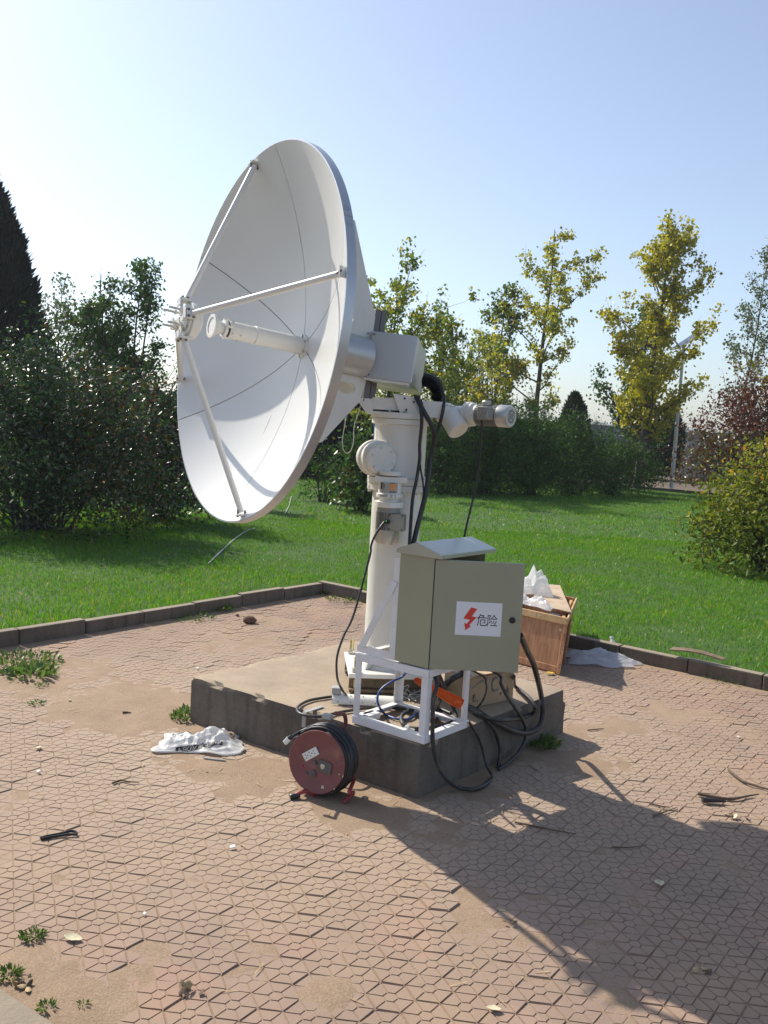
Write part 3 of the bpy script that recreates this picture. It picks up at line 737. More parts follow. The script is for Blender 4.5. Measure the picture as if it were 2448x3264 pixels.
# thin dark backing strips under the seams
mb = MB()
for k in range(6):
    a = SEAM0 + R(60 * k); pr_ = [Dp(zdish(r) - .0065, r, a) for r in np.linspace(.05, .85, 12)]
    sdv = (Dp(0, 1, a + math.pi / 2) - DC)
    vs = []; fs = []
    for p in pr_: vs += [p - sdv * .006, p + sdv * .006]
    fs = [(2 * i, 2 * i + 2, 2 * i + 3, 2 * i + 1) for i in range(len(pr_) - 1)]; mb.add(vs, fs)
stuff(mb.build('seam_strips', 'seam_dark', refl))
mb = MB()
for k in range(6):
    for da in (-3, -2.2, 2.2, 3):
        for t in (-.014, -.029):
            a = SEAM0 + R(60 * k + da); c = Dp(t, RAD + .006, a); mb.cyl(c, c + (c - D(t, 0, 0)).normalized() * .0018, .0034, seg=6)
stuff(mb.build('rim_rivets', 'rim_alu', refl))

# feed: flange, tube, collars, horn
fd = MB().lathe(D(0, 0, 0), Dn, [(-.285, .055), (-.275, .055), (-.275, .041), (-.04, .041), (-.04, .044), (-.032, .044), (-.032, .0395), (.098, .0395)], 36).build('feed_tube', 'white_paint', ant, smooth=40)
MB().lathe(D(0, 0, 0), Dn, [(.098, .034), (.108, .034)], 36).build('gasket', 'seam_dark', fd, smooth=40)
mb = MB(); mb.lathe(D(0, 0, 0), Dn, [(.108, .038), (.122, .038), (.122, .0275), (.140, .0275), (.152, .036), (.170, .053), (.178, .053), (.178, .039), (.174, .039)], 40, capb=False)
hn = mb.build('feed_horn', 'plastic_white', fd, smooth=30)
MB().lathe(D(0, 0, 0), Dn, [(.1735, .0392), (.1745, .0392)], 36).build('horn_window', 'sticker_white', fd)
mb = MB()
for k in range(6):
    a = R(60 * k + 25); c = Dp(-.275, .048, a); mb.cyl(c, c + Dn * .006, .0065, seg=6)
for (t, a) in ((.085, -100), (.045, -100), (.085, -30), (.045, -30), (.085, 60)):
    c = Dp(t, .0395, R(a)); mb.cyl(c, c + (c - D(t, 0, 0)).normalized() * .005, .005, seg=6)
for a in (100, -80, 10, -170): c = Dp(.106, .041, R(a)); mb.box(c, (.03, .008, .012), (Dn, Ds, Dv))
stuff(mb.build('feed_screws', 'steel', fd))
# sub-reflector with its bracket and adjusting rods
sb = MB().lathe(D(0, 0, 0), Dn, [(.225, .02), (.240, .060), (.252, .080), (.288, .080), (.290, .074)], 44).build('sub_reflector', 'white_paint', ant, smooth=35)
MB().lathe(D(0, 0, 0), Dn, [(.2905, .070), (.300, .070), (.300, .048), (.306, .048)], 36).build('back_plate', 'plastic_white', sb, smooth=35)
STR = [R(13.2), R(103.4), R(193.6), R(-76.6)]
mb = MB()
for a in STR: 
    rad = (Dp(0, 1, a) - DC); tan = rad.cross(Dn); c = Dp(.318, .052, a); mb.box(c, (.07, .03, .006), (rad, tan, Dn))
stuff(mb.build('bracket_cross', 'white_paint', sb, bev=.0015))
for k, a in enumerate(STR):
    c = Dp(.30, .046, a + R(38)); o = MB().cyl(c, c + Dn * .088, .0052, seg=10).build('adjusting_rod', 'steel', sb, smooth=40)
for k, a in enumerate(STR):
    c = Dp(.306, .046, a + R(38)); mb = MB(); mb.cyl(c, c + Dn * .01, .0105, seg=6); mb.cyl(c + Dn * .024, c + Dn * .034, .0105, seg=6); mb.build('lock_nut', 'plastic_white', sb)
for k, a in enumerate(STR):
    rad = (Dp(0, 1, a) - DC); tan = rad.cross(Dn)
    p0 = Dp(.300, .088, a); p1 = Dp(zdish(.822) + .020, .822, a)
    st = MB().cyl(p0, p1, .0135, seg=18).build('feed_strut', 'white_paint', ant, smooth=40)
    ax = (p1 - p0).normalized(); nn = ax.cross(tan).normalized()
    mb = MB(); mb.box(Dp(.306, .086, a), (.012, .046, .055), (rad, tan, Dn)); mb.box(Dp(.330, .075, a), (.034, .046, .006), (rad, tan, Dn))
    mb.build('strut_clamp', 'white_paint', st, bev=.001); MB().box(p1 + rad * .014, (.006, .045, .042), (rad, tan, Dn)).build('strut_foot', 'white_paint', st, bev=.001)
    mb = MB()
    for sg in (-1, 1):
        c = Dp(.32, .092, a) + tan * (.015 * sg); mb.cyl(c, c + rad * .008, .006, seg=6); c = Dp(.296, .092, a) + tan * (.015 * sg); mb.cyl(c, c + rad * .008, .006, seg=6)
        c = p1 + rad * .011 + tan * (.0 * sg) + Dn * (.017 * sg); mb.cyl(c + rad * .012, c - rad * .022, .0045, seg=8)
    stuff(mb.build('strut_bolts', 'dark_grey_metal', st))

# elevation drive: elbow gear case and motor at the right
e0 = Vector((0.288, 4.600, 1.683)); e1 = Vector((0.357, 4.530, 1.586))
mb = MB(); ax = (e1 - e0).normalized(); L_ = (e1 - e0).length
mb.lathe(e0, ax, [(-.012, .044), (.0, .05), (.012, .05), (.012, .040), (.022, .040), (.022, .052), (L_ - .008, .057), (L_, .050)], 36)
el = mb.build('elevation_gearbox', 'white_paint', ant, smooth=35)
c = Vector((0.291, 4.545, 1.693)); d = Vector((.15, -.97, .1)).normalized()
mb = MB(); mb.cyl(c + d * -.05, c + d * .004, .026, seg=28); mb.build('gearbox_cap', 'white_paint', el, smooth=40)
mb = MB()
u = d.orthogonal().normalized(); w = d.cross(u)
for k in range(6): q = c + (u * math.cos(k * 1.047) + w * math.sin(k * 1.047)) * .019 + d * .004; mb.cyl(q, q + d * .003, .003, seg=8)
stuff(mb.build('cap_screws', 'dark_grey_metal', el))
q = Vector((0.246, 4.520, 1.637)); mb = MB(); mb.cyl(q, q - wy * .012, .010, .010, 14); mb.build('fixing_lug', 'white_paint', el)
m0 = Vector((0.342, 4.630, 1.674)); m1 = Vector((0.599, 4.430, 1.672)); ax = (m1 - m0).normalized(); L_ = (m1 - m0).length
mb = MB(); mb.lathe(m0, ax, [(-.01, .040), (.065, .043), (.065, .062), (.085, .064), (.085, .056), (.097, .056), (.097, .060), (.108, .060), (.108, .050), (.135, .050)], 40)
mb.build('motor_flange', 'white_paint', el, smooth=35)
em = MB().lathe(m0, ax, [(.135, .047), (.26, .047)], 36).build('elevation_motor', 'motor_grey', ant, smooth=40)
mb = MB(); U = ax.orthogonal().normalized(); W_ = ax.cross(U)
for k in range(28):
    a = 2 * math.pi * k / 28; d = U * math.cos(a) + W_ * math.sin(a); mb.box(m0 + ax * .198 + d * .050, (.12, .0028, .009), (ax, ax.cross(d), d))
stuff(mb.build('cooling_fins', 'motor_grey', em))
fc0 = .262; mb = MB(); mb.lathe(m0, ax, [(fc0, .0555), (L_ - .008, .0555), (L_, .050), (L_, .0)], 40, capb=False); fcv = mb.build('fan_cover', 'motor_silver', em, smooth=40)
mb = MB()
for iy in range(-4, 5):
    for ix in range(-4, 5):
        if ix * ix + iy * iy > 19 or (ix * ix + iy * iy) in (5, 8, 13) and (ix + iy) % 3 == 0: continue
        q = m0 + ax * (L_ + .0004) + U * (ix * .0082) + W_ * (iy * .0082); mb.cyl(q, q + ax * .0006, .0029, seg=8)
stuff(mb.build('vent_holes', 'plastic_black', em))
bx = Vector((0.462, 4.430, 1.683)); fx_ = Vector((ax.y, -ax.x, 0)).normalized(); fx_ = -fx_ if fx_.y > 0 else fx_
mb = MB(); mb.box(bx + ax * .01, (.062, .058, .062), (ax, fx_, ax.cross(fx_))); tb2 = mb.build('terminal_box', 'motor_grey', em, bev=.004)
mb = MB(); zz = ax.cross(fx_); zz = zz if zz.z > 0 else -zz
for k in range(3):
    base = bx + ax * (-.012 + .017 * k) + fx_ * .031
    for (p, q) in (((-.008, .010), (.004, 0)), ((.004, 0), (-.008, -.010))):
        P = [base + ax * p[0] + zz * p[1], base + ax * q[0] + zz * q[1]]
        mb.prism([P[0] + zz * .0028, P[1] + zz * .0028, P[1] - zz * .0028, P[0] - zz * .0028], fx_ * .0012)
stuff(mb.build('raised_marks', 'motor_silver', em))
MB().lathe(Vector((0.481, 4.500, 1.733)), Z, [(-.012, .022), (.006, .024), (.012, .018)], 20).build('lifting_boss', 'motor_silver', em, smooth=40)

# black bellows and the antenna's own cables
bp = smooth_path([(0.171, 4.660, 1.840), (0.207, 4.640, 1.830), (0.235, 4.620, 1.798), (0.243, 4.620, 1.758), (0.229, 4.620, 1.730)], 10)
rad_ = [(.037 if i % 2 else .026) for i in range(len(bp))]
MB().tube(bp, .04, 20, 1, radii=rad_).build('bellows', 'rubber_black', ant)
def cable(name, pts, r, mat='rubber_black', parent=ant, **k): return MB().tube(pts, r, 8, 6).build(name, mat, parent, smooth=60)
cable('cable', [(0.137, 4.440, 1.745), (0.151, 4.410, 1.688), (0.160, 4.410, 1.618), (0.157, 4.420, 1.507), (0.161, 4.420, 1.442), (0.151, 4.420, 1.330), (0.137, 4.400, 1.232), (0.132, 4.300, 1.007), (0.127, 4.200, 0.899)], .0085)
cable('cable', [(0.124, 4.460, 1.746), (0.145, 4.420, 1.708), (0.177, 4.410, 1.657), (0.209, 4.410, 1.607), (0.227, 4.430, 1.563), (0.225, 4.460, 1.510), (0.215, 4.470, 1.443), (0.208, 4.440, 1.345), (0.201, 4.420, 1.267), (0.152, 4.330, 1.027), (0.145, 4.200, 0.900)], .0125)
cable('cable', [(0.172, 4.580, 1.858), (0.197, 4.550, 1.855), (0.231, 4.520, 1.830), (0.257, 4.500, 1.781), (0.267, 4.480, 1.735), (0.263, 4.460, 1.676), (0.251, 4.460, 1.610), (0.236, 4.460, 1.550), (0.224, 4.470, 1.470), (0.217, 4.470, 1.397)], .0090)
cable('cable', [(0.154, 4.450, 1.731), (0.162, 4.420, 1.657), (0.164, 4.420, 1.592), (0.156, 4.430, 1.487), (0.168, 4.430, 1.396), (0.186, 4.430, 1.318), (0.195, 4.430, 1.233)], .0050)
cable('cable', [(0.457, 4.455, 1.647), (0.460, 4.460, 1.615), (0.461, 4.470, 1.556), (0.462, 4.480, 1.476), (0.459, 4.480, 1.383), (0.449, 4.460, 1.304), (0.409, 4.420, 1.088), (0.393, 4.300, 1.011)], .0055)
cable('cable', [Vector(gl) + Vector((-.008, -.022, .004)), (0.007, 4.330, 1.129), (-0.016, 4.310, 1.099), (-0.041, 4.300, 1.052), (-0.054, 4.290, 1.008), (-0.058, 4.280, 0.956), (-0.116, 4.220, 0.690), (-0.159, 4.160, 0.589), (-0.183, 4.130, 0.495), (-0.175, 4.100, 0.403), (-0.146, 4.070, 0.354), (-0.130, 4.290, 0.262)], .0055)
cable('wire', [(-0.152, 4.620, 1.682), (-0.164, 4.630, 1.634), (-0.179, 4.640, 1.579), (-0.179, 4.650, 1.504), (-0.190, 4.660, 1.455), (-0.211, 4.670, 1.439), (-0.231, 4.670, 1.459), (-0.237, 4.670, 1.514), (-0.227, 4.660, 1.597), (-0.225, 4.660, 1.624)], .0022, 'plastic_grey')

# ------------------------------------------------------------------ control cabinet on its welded frame
CU = Vector((.641, .767, 0)).normalized(); CV = Vector((-.811, .585, 0)).normalized(); CN = Vector((.226, 3.708, 0))
fr = thing('cabinet_frame', 'white welded angle-iron stand under the green-grey control cabinet', 'stand', (CN.x + .1, CN.y + .2, .245))
FZ0, FZ1 = .249, .574
def P3(u, v, z): return CN + CU * u + CV * v + Z * z
AW, AT = .032, .005
FU, FV = .318, .388
for (u, v, su, sv) in ((0, 0, 1, 1), (0, FV, 1, -1), (FU, 0, -1, 1), (FU, FV, -1, -1)):
    # each leg an angle section
    mb = MB(); poly = [P3(u, v, FZ0), P3(u + su * AW, v, FZ0), P3(u + su * AW, v + sv * AT, FZ0), P3(u + su * AT, v + sv * AT, FZ0), P3(u + su * AT, v + sv * AW, FZ0), P3(u, v + sv * AW, FZ0)]
    mb.prism(poly, Z * (FZ1 - FZ0 - .036)); mb.build('leg', 'frame_paint', fr, bev=.001)
def rail(p, q, w, name='rail', inward=None, hz=.034):
    """flat side and a flat ledge: angle section along p-q, p and q on the outer lower edge"""
    mb = MB(); d = (q - p).normalized()
    mb.prism([p, p + Z * hz, p + Z * hz + inward * AW, p + Z * (hz - AT) + inward * AW, p + Z * (hz - AT) + inward * AT, p + inward * AT], q - p)
    return mb.build(name, 'frame_paint', fr, bev=.001)
for z0 in (FZ0 + .0005, FZ1 - .035):
    o_ = .0025
    rail(P3(-o_, -o_, z0), P3(-o_, FV + o_, z0), AW, inward=CU)
    rail(P3(FU + o_, -o_, z0), P3(FU + o_, FV + o_, z0), AW, inward=-CU)
    rail(P3(.006, -o_ - .001, z0 + .0015), P3(FU - .006, -o_ - .001, z0 + .0015), AW, inward=CV)
    rail(P3(.006, FV + o_ + .001, z0 + .0015), P3(FU - .006, FV + o_ + .001, z0 + .0015), AW, inward=-CV)
# triangular bracket holding the back of the cabinet, both sides
CD, CW, CZ0, CZ1 = .178, .378, .580, 1.053
for u in (.003, FU - .008):
    mb = MB(); mb.prism([P3(u, CD + .002, FZ1 + .004), P3(u, FV, FZ1 + .004), P3(u, FV, FZ1 + .038), P3(u, CD + .002, FZ1 + .038)], CU * .005); mb.build('bracket_foot', 'frame_paint', fr, bev=.001)
    mb = MB(); mb.prism([P3(u, CD + .002, FZ1 + .0385), P3(u, CD + .033, FZ1 + .0385), P3(u, CD + .033, 1.03), P3(u, CD + .002, 1.03)], CU * .005); mb.build('bracket_post', 'frame_paint', fr, bev=.001)
    mb = MB(); mb.prism([P3(u - .0015, FV - .045, FZ1 + .030), P3(u - .0015, FV - .010, FZ1 + .030), P3(u - .0015, CD + .035, .93), P3(u - .0015, CD + .006, .92)], CU * -.005)
    mb.prism([P3(u - .004, FV - .014, FZ1 + .034), P3(u - .004, FV - .010, FZ1 + .030), P3(u - .004, CD + .035, .93), P3(u - .004, CD + .031, .93)], CU * .03); mb.build('bracket_brace', 'frame_paint', fr, bev=.001)
cab = thing('control_cabinet', 'green-grey steel control cabinet with its warning-sign door ajar', 'cabinet', tuple(P3(.15, .09, CZ0)))
th = .004
def wallp(name, c, size): return MB().box(c, size, (CU, CV, Z)).build(name, 'cabinet_paint', cab, bev=.0015)
wallp('side_panel', P3(.002, CD / 2, (CZ0 + CZ1) / 2), (th, CD, CZ1 - CZ0))
wallp('side_panel', P3(CW - .002, CD / 2, (CZ0 + CZ1) / 2), (th, CD, CZ1 - CZ0))
wallp('back_panel', P3(CW / 2, CD - .002, (CZ0 + CZ1) / 2), (CW - 2 * th - .001, th, CZ1 - CZ0))
wallp('floor_panel', P3(CW / 2, CD / 2, CZ0 + .002), (CW - 2 * th - .001, CD - th * 2, th)); wallp('top_panel', P3(CW / 2, CD / 2, CZ1 - .002), (CW - 2 * th - .001, CD - th * 2, th))
MB().box(P3(CW / 2, CD - .012, .82), (.30, .006, .40), (CU, CV, Z)).build('mounting_plate', 'motor_silver', cab)
for k in range(5): MB().box(P3(.08 + .052 * k, CD - .045, .90), (.045, .055, .085), (CU, CV, Z)).build('breaker', 'plastic_white' if k % 2 else 'plastic_black', cab, bev=.002)
# pitched rain roof
ov = .030; u0, u1, v0, v1 = -.014, CW + .018, -ov - .012, CD + .014; vm = CD * .5; ez, rz_ = CZ1 + .002, 1.112
rf = MB(); G_ = [(v0, ez), (v0, ez + .018), (vm, rz_), (v1, ez + .018), (v1, ez)]
rf.prism([P3(u0, v, z) for v, z in G_], CU * (u1 - u0)); rf.build('rain_roof', 'roof_metal', cab, bev=.002)
# door, hinged at the near corner and swung out
hg = P3(-.001, -.003, 0); de = Vector((.604, 3.716, 0)); da = (de - hg).normalized(); dn = Vector((da.y, -da.x, 0)); DW = .378
dz0, dz1 = CZ0 + .001, CZ1 - .004
door = MB().prism([hg + Z * dz0, hg + da * DW + Z * dz0, hg + da * DW + Z * dz1, hg + Z * dz1], dn * -.016).build('door', 'cabinet_paint', cab, bev=.002)
MB().prism([hg - da * .004 + Z * dz0, hg - da * .0005 + Z * dz0, hg - da * .0005 + Z * dz1, hg - da * .004 + Z * dz1], dn * -.010).build('hinge_gasket', 'seam_dark', cab)
def DP(u, w, off=0): return hg + da * (DW * u) + Z * (dz1 + (dz0 - dz1) * w) + dn * off      # u along the door, w down
S0, S1, T0, T1 = .262, .775, .367, .672
MB().prism([DP(S0, T0, .0004), DP(S1, T0, .0004), DP(S1, T1, .0004), DP(S0, T1, .0004)], dn * .0006).build('warning_sign', 'sticker_white', door)
def sg_(a, b, off): return DP(S0 + (S1 - S0) * a, T0 + (T1 - T0) * b, off)
# lightning arrow
bolt = [(.32, .16), (.455, .20), (.345, .43), (.455, .45), (.30, .70), (.345, .72), (.225, .86), (.19, .63), (.245, .665), (.31, .535), (.165, .505)]
MB().prism([sg_(a, b, .0012) for a, b in bolt], dn * .0005).build('lightning_symbol', 'ink_red', door)
def text_mesh(body, parent, mat, name, origin, xdir, ydir, size, off=.0012, sx=1.0):
    cu = bpy.data.curves.new(name, 'FONT'); cu.body = body; cu.size = size; cu.align_x = 'CENTER'; cu.align_y = 'CENTER'
    ob = bpy.data.objects.new('tmp_text', cu); col.objects.link(ob); dg = bpy.context.evaluated_depsgraph_get()
    me = bpy.data.meshes.new_from_object(ob.evaluated_get(dg)); bpy.data.objects.remove(ob); me.name = name
    n = xdir.cross(ydir)
    o3 = origin_of(parent)
    for v in me.vertices:
        x, y = v.co.x * sx, v.co.y; v.co = origin + xdir * x + ydir * y + n * off - o3
    me.materials.clear(); me.materials.append(MATS[mat]); o = bpy.data.objects.new(name, me); col.objects.link(o); o.parent = parent; return o
text_mesh('\u5371', door, 'ink_black', 'character', sg_(.575, .56, 0), da, Z, .055, .0014, .86)
text_mesh('\u9669', door, 'ink_black', 'character', sg_(.795, .56, 0), da, Z, .055, .0014, .86)
kn = DP(.895, .515, 0); MB().lathe(kn, dn, [(0, .0135), (.004, .0135), (.006, .011)], 24).build('door_lock', 'plastic_black', door, smooth=40)
kb = DP(.99, .60, -.016); MB().lathe(kb + da * -.03 - dn * .01, -dn, [(0, .02), (.02, .034), (.05, .034), (.07, .02)], 20).build('rear_connector', 'plastic_black', door, smooth=40)

# ------------------------------------------------------------------ loose things on the slab
def loose(name, label, cat, mb, mat, loc, group=None, **k):
    o = mb.build(name, mat, None, root=loc, **k); return tag(o, label, cat, group)
SZ = .2465
# white half-round metal cover
a0 = Vector((-0.200, 4.183, 0.250)); a1 = Vector((0.130, 4.190, 0.250)); d = (a1 - a0).normalized(); sd_ = Vector((-d.y, d.x, 0)); L_ = (a1 - a0).length
cov = thing('cable_cover', 'white half-round metal cover lying on the plinth behind the reel', 'cover', tuple(a0 + sd_ * .03))
mb = MB(); n = 16; vs = []; fs = []
for (r, flip) in ((.042, 0), (.0395, 1)):
    for x in (0, L_):
        for k in range(n + 1):
            a = math.pi * k / n; vs.append(a0 + d * x + sd_ * (.042 - r * math.cos(a)) + Z * (r * math.sin(a) * .9 + .001))
m_ = n + 1
for k in range(n): fs += [(k, k + 1, m_ + k + 1, m_ + k), (2 * m_ + k + 1, 2 * m_ + k, 3 * m_ + k, 3 * m_ + k + 1), (k, 2 * m_ + k, 2 * m_ + k + 1, k + 1), (m_ + k + 1, 3 * m_ + k + 1, 3 * m_ + k, m_ + k)]
fs += [(0, m_, 3 * m_, 2 * m_), (n, 2 * m_ + n, 3 * m_ + n, m_ + n)]
mb.add(vs, fs).build('shell', 'white_paint', cov, smooth=40)
for x in (.03, .09, .15, .21):
    for a in (.35, 1.2): c = a0 + d * x + sd_ * (.042 - .0425 * math.cos(a)) + Z * (.0425 * math.sin(a) * .9); MB().cyl(c, c + (sd_ * -math.cos(a) + Z * math.sin(a)) * .002, .003, seg=8).build('screw', 'dark_grey_metal', cov)
c = a0 + d * .02 + sd_ * .05 + Z * .056; MB().box(c, (.045, .05, .032), (d, sd_, Z)).build('connector', 'plastic_grey', cov, bev=.003)
# white bracket plate
c = Vector((-0.008, 3.980, 0.270)); loose('steel_bracket', 'short white steel block on the plinth inside the cabinet stand', 'bracket', MB().box(c, (.075, .05, .03), (CU, CV, Z)), 'frame_paint', tuple(c - Z * .018), bev=.003)
# grey strap hanging over the slab edge
c0 = Vector((-0.311, 4.043, 0.250)); nV = Vector((-CV.y, CV.x, 0)); nV = nV if nV.y < 0 else -nV
mb = MB(); w_ = CV * .011
pth = [c0 - nV * .12 + Z * .002, c0 + nV * .006 + Z * .004, c0 + nV * .012 - Z * .004, c0 + nV * .012 - Z * .07]
for k in range(3):
    p, q_ = pth[k], pth[k + 1]; t_ = (q_ - p).cross(w_).normalized() * .003
    mb.prism([p - w_, p + w_, q_ + w_, q_ - w_], t_)
loose('metal_strap', 'grey bent metal strap hooked over the plinth edge behind the reel', 'strap', mb, 'plastic_grey', tuple(c0))
# cardboard carton with hand-written marks
b0 = Vector((0.471, 4.246, 0.247)); b1 = Vector((0.705, 4.424, 0.247)); d = (b1 - b0).normalized(); sd_ = Vector((-d.y, d.x, 0)); L_ = (b1 - b0).length; BH = .150
ct = thing('cardboard_carton', 'tan cardboard carton with black marks under the open cabinet door', 'carton', tuple((b0 + b1) / 2 + sd_ * .1))
MB().prism([b0, b1, b1 + sd_ * .2, b0 + sd_ * .2], Z * BH).build('carton_body', 'cardboard', ct, bev=.003)
MB().prism([b0 - sd_ * .002 + Z * BH, b1 - sd_ * .002 + Z * BH, b1 - sd_ * .03 + Z * (BH + .02), b0 - sd_ * .03 + Z * (BH + .02)], sd_ * .003).build('carton_flap', 'cardboard', ct)
def marks(strokes, w, name, origin, xd, yd, nrm, mat, parent):
    mb = MB()
    for pl_ in strokes:
        for (p, q_) in zip(pl_[:-1], pl_[1:]):
            P, Q_ = origin + xd * p[0] + yd * p[1], origin + xd * q_[0] + yd * q_[1]; t_ = (Q_ - P).normalized(); s_ = t_.cross(nrm) * w
            mb.prism([P - s_ - t_ * w, P + s_ - t_ * w, Q_ + s_ + t_ * w, Q_ - s_ + t_ * w], nrm * .0008)
    return stuff(mb.build(name, mat, parent))
fn = -sd_; fo = b0 + fn * .0006
arc = [(.030 * math.cos(a) * .8, .034 * math.sin(a)) for a in np.linspace(R(60), R(270), 9)]
marks([[(L_ * .55 + x, .100 + y) for x, y in arc], [(L_ * .55 + .008, .068), (L_ * .55 + .020, .072)]], .005, 'printed_mark', fo, d, Z, fn, 'print_grey', ct)
wr = [[(.010, .060), (.032, .064)], [(.021, .072), (.018, .040)], [(.020, .058), (.008, .044)], [(.022, .056), (.034, .048)], [(.012, .036), (.034, .040)], [(.014, .028), (.034, .032)], [(.045, .034), (.050, .026)],
      [(L_ * .68, .052), (L_ * .68, .036)], [(L_ * .68, .044), (L_ * .72, .048)], [(L_ * .80, .060), (L_ * .88, .066)], [(L_ * .84, .080), (L_ * .84, .044)], [(L_ * .78, .052), (L_ * .90, .056)], [(L_ * .83, .054), (L_ * .79, .034)], [(L_ * .85, .054), (L_ * .90, .036)]]
marks(wr, .0016, 'handwriting', fo, d, Z, fn, 'ink_black', ct)
marks([[(.006, .10), (.04, .118), (.10, .138)]], .004, 'stripe_mark', fo, d, Z, fn, 'print_grey', ct)
# orange plastic tray leaning in the cable tangle
o0 = Vector((0.184, 4.020, 0.439)); o1 = Vector((0.401, 3.930, 0.359)); d = (o1 - o0).normalized(); nn = Vector((0, -1, .5)); nn = (nn - d * nn.dot(d)).normalized(); s_ = d.cross(nn).normalized(); s_ = s_ if s_.z > 0 else -s_
mb = MB(); L_ = (o1 - o0).length; st = [(0, .005), (.05, .014), (.35, .019), (.6, .022), (.9, .026), (1, .023)]
vs = []; fs = []
for (k, w) in st:
    c = o0 + d * (L_ * k); vs += [c + s_ * w + nn * .018, c + s_ * w * .8, c - s_ * w * .8, c - s_ * w + nn * .018, c - s_ * (w - .004) + nn * .018, c - s_ * (w * .8 - .004) + nn * .004, c + s_ * (w * .8 - .004) + nn * .004, c + s_ * (w - .004) + nn * .018]
for k in range(len(st) - 1):
    for j in range(8): fs.append((k * 8 + j, k * 8 + (j + 1) % 8, k * 8 + 8 + (j + 1) % 8, k * 8 + 8 + j))
fs += [tuple(range(8))[::-1], tuple(range(len(vs) - 8, len(vs)))]
tr_ = thing('orange_tray', 'orange plastic trough tilted among the cables under the cabinet', 'trough', (o1.x, o1.y, .25)); MB().add(vs, fs).build('trough_body', 'plastic_orange', tr_)
MB().tube([o1 - d * .03 + nn * .02 - s_ * .012, o1 - d * .024 + nn * .045 - s_ * .006, o1 - d * .012 + nn * .02 + s_ * .004], .005, 8).build('handle', 'plastic_orange', tr_, smooth=50)

# cables: each a thing of its own
def cab_thing(name, label, pts, r, mat='cable_dusty', group=None):
    P = [Vector(p) for p in pts]; base = min(P, key=lambda p: p.z)
    o = MB().tube(P, r, 10, 7).build(name, mat, None, smooth=60, root=tuple(base)); return tag(o, label, 'cable', group)
cab_thing('power_cable', 'long black cable looping from the cabinet down over the plinth to the ground', [P3(.10, .06, .57), (0.267, 3.747, 0.506), (0.256, 3.734, 0.447), (0.258, 3.733, 0.356), (0.263, 3.735, 0.272), (0.277, 3.736, 0.196), (0.299, 3.739, 0.137), (0.341, 3.758, 0.077), (0.391, 3.831, 0.020), (0.459, 3.826, 0.014), (0.524, 3.888, 0.014), (0.595, 4.092, -0.013), (0.618, 4.143, 0.033), (0.617, 4.156, 0.089), (0.592, 4.129, 0.163), (0.559, 4.093, 0.220), (0.508, 4.101, 0.262), (0.459, 4.198, 0.262)], .0095)
cab_thing('power_cable', 'black cable drooping from the open door past the carton to the ground', [P3(.30, .05, .577), (0.598, 4.267, 0.421), (0.613, 4.238, 0.380), (0.646, 4.231, 0.323), (0.688, 4.243, 0.265), (0.732, 4.287, 0.201), (0.763, 4.324, 0.137), (0.765, 4.319, 0.090), (0.735, 4.268, 0.045), (0.677, 4.175, 0.024), (0.607, 4.080, 0.012)], .0085)
cab_thing('power_cable', 'short black cable hanging down the plinth face below the stand leg', [(0.441, 4.048, 0.260), (0.441, 3.955, 0.272), (0.479, 3.997, 0.212), (0.511, 4.030, 0.148), (0.530, 4.030, 0.090), (0.544, 4.016, 0.051), (0.567, 4.020, 0.012)], .0075)
cab_thing('conduit', 'thick black conduit arching from behind the cabinet door over the plinth edge', [(0.618, 3.800, 0.726), (0.688, 3.980, 0.606), (0.736, 4.100, 0.528), (0.780, 4.200, 0.429), (0.847, 4.440, 0.285), (0.862, 4.442, 0.221), (0.865, 4.439, 0.163), (0.841, 4.401, 0.119), (0.772, 4.327, 0.111), (0.691, 4.238, 0.148), (0.601, 4.138, 0.213), (0.533, 4.085, 0.262), (0.483, 4.170, 0.268), (0.441, 4.214, 0.270)], .0135)
cab_thing('power_cable', 'black cable curling beside the carton on the plinth corner', [(0.481, 4.143, 0.258), (0.533, 4.080, 0.258), (0.606, 4.065, 0.258), (0.729, 4.299, 0.194), (0.799, 4.383, 0.192), (0.795, 4.283, 0.256), (0.793, 4.435, 0.256), (0.764, 4.568, 0.256), (0.738, 4.601, 0.270), (0.695, 4.380, 0.382)], .010)
cab_thing('power_cable', 'black cable coil lying on the plinth inside the cabinet stand', [(0.367, 4.106, 0.262), (0.291, 4.181, 0.262), (0.200, 4.139, 0.262), (0.145, 4.043, 0.270), (0.132, 3.980, 0.262), (0.147, 3.910, 0.257), (0.192, 3.878, 0.257), (0.258, 3.900, 0.257), (0.338, 3.959, 0.257), (0.387, 4.041, 0.260), (0.384, 4.119, 0.275), (0.347, 4.050, 0.358), (0.313, 4.000, 0.434), P3(.17, .10, .57)], .0095)
cab_thing('power_cable', 'thin black cable lying along the plinth and round the white cover', [(0.264, 4.131, 0.256), (0.168, 4.146, 0.256), (0.046, 4.156, 0.256), (-0.035, 4.129, 0.256), (-0.152, 4.052, 0.256), (-0.242, 3.973, 0.256), (-0.330, 3.997, 0.256), (-0.354, 4.088, 0.256), (-0.315, 4.194, 0.256), (-0.242, 4.258, 0.256), (-0.176, 4.300, 0.256)], .0068)
cab_thing('blue_cable', 'thin blue cable arching across the opening of the cabinet stand', [P3(.12, .20, .57), (0.138, 4.050, 0.454), (0.077, 4.020, 0.423), (0.035, 4.000, 0.394), (0.018, 3.980, 0.363), (0.024, 3.970, 0.327), (0.054, 4.057, 0.260), (0.106, 4.005, 0.256), (0.165, 4.009, 0.256), (0.211, 4.097, 0.256)], .0055, 'cable_blue')
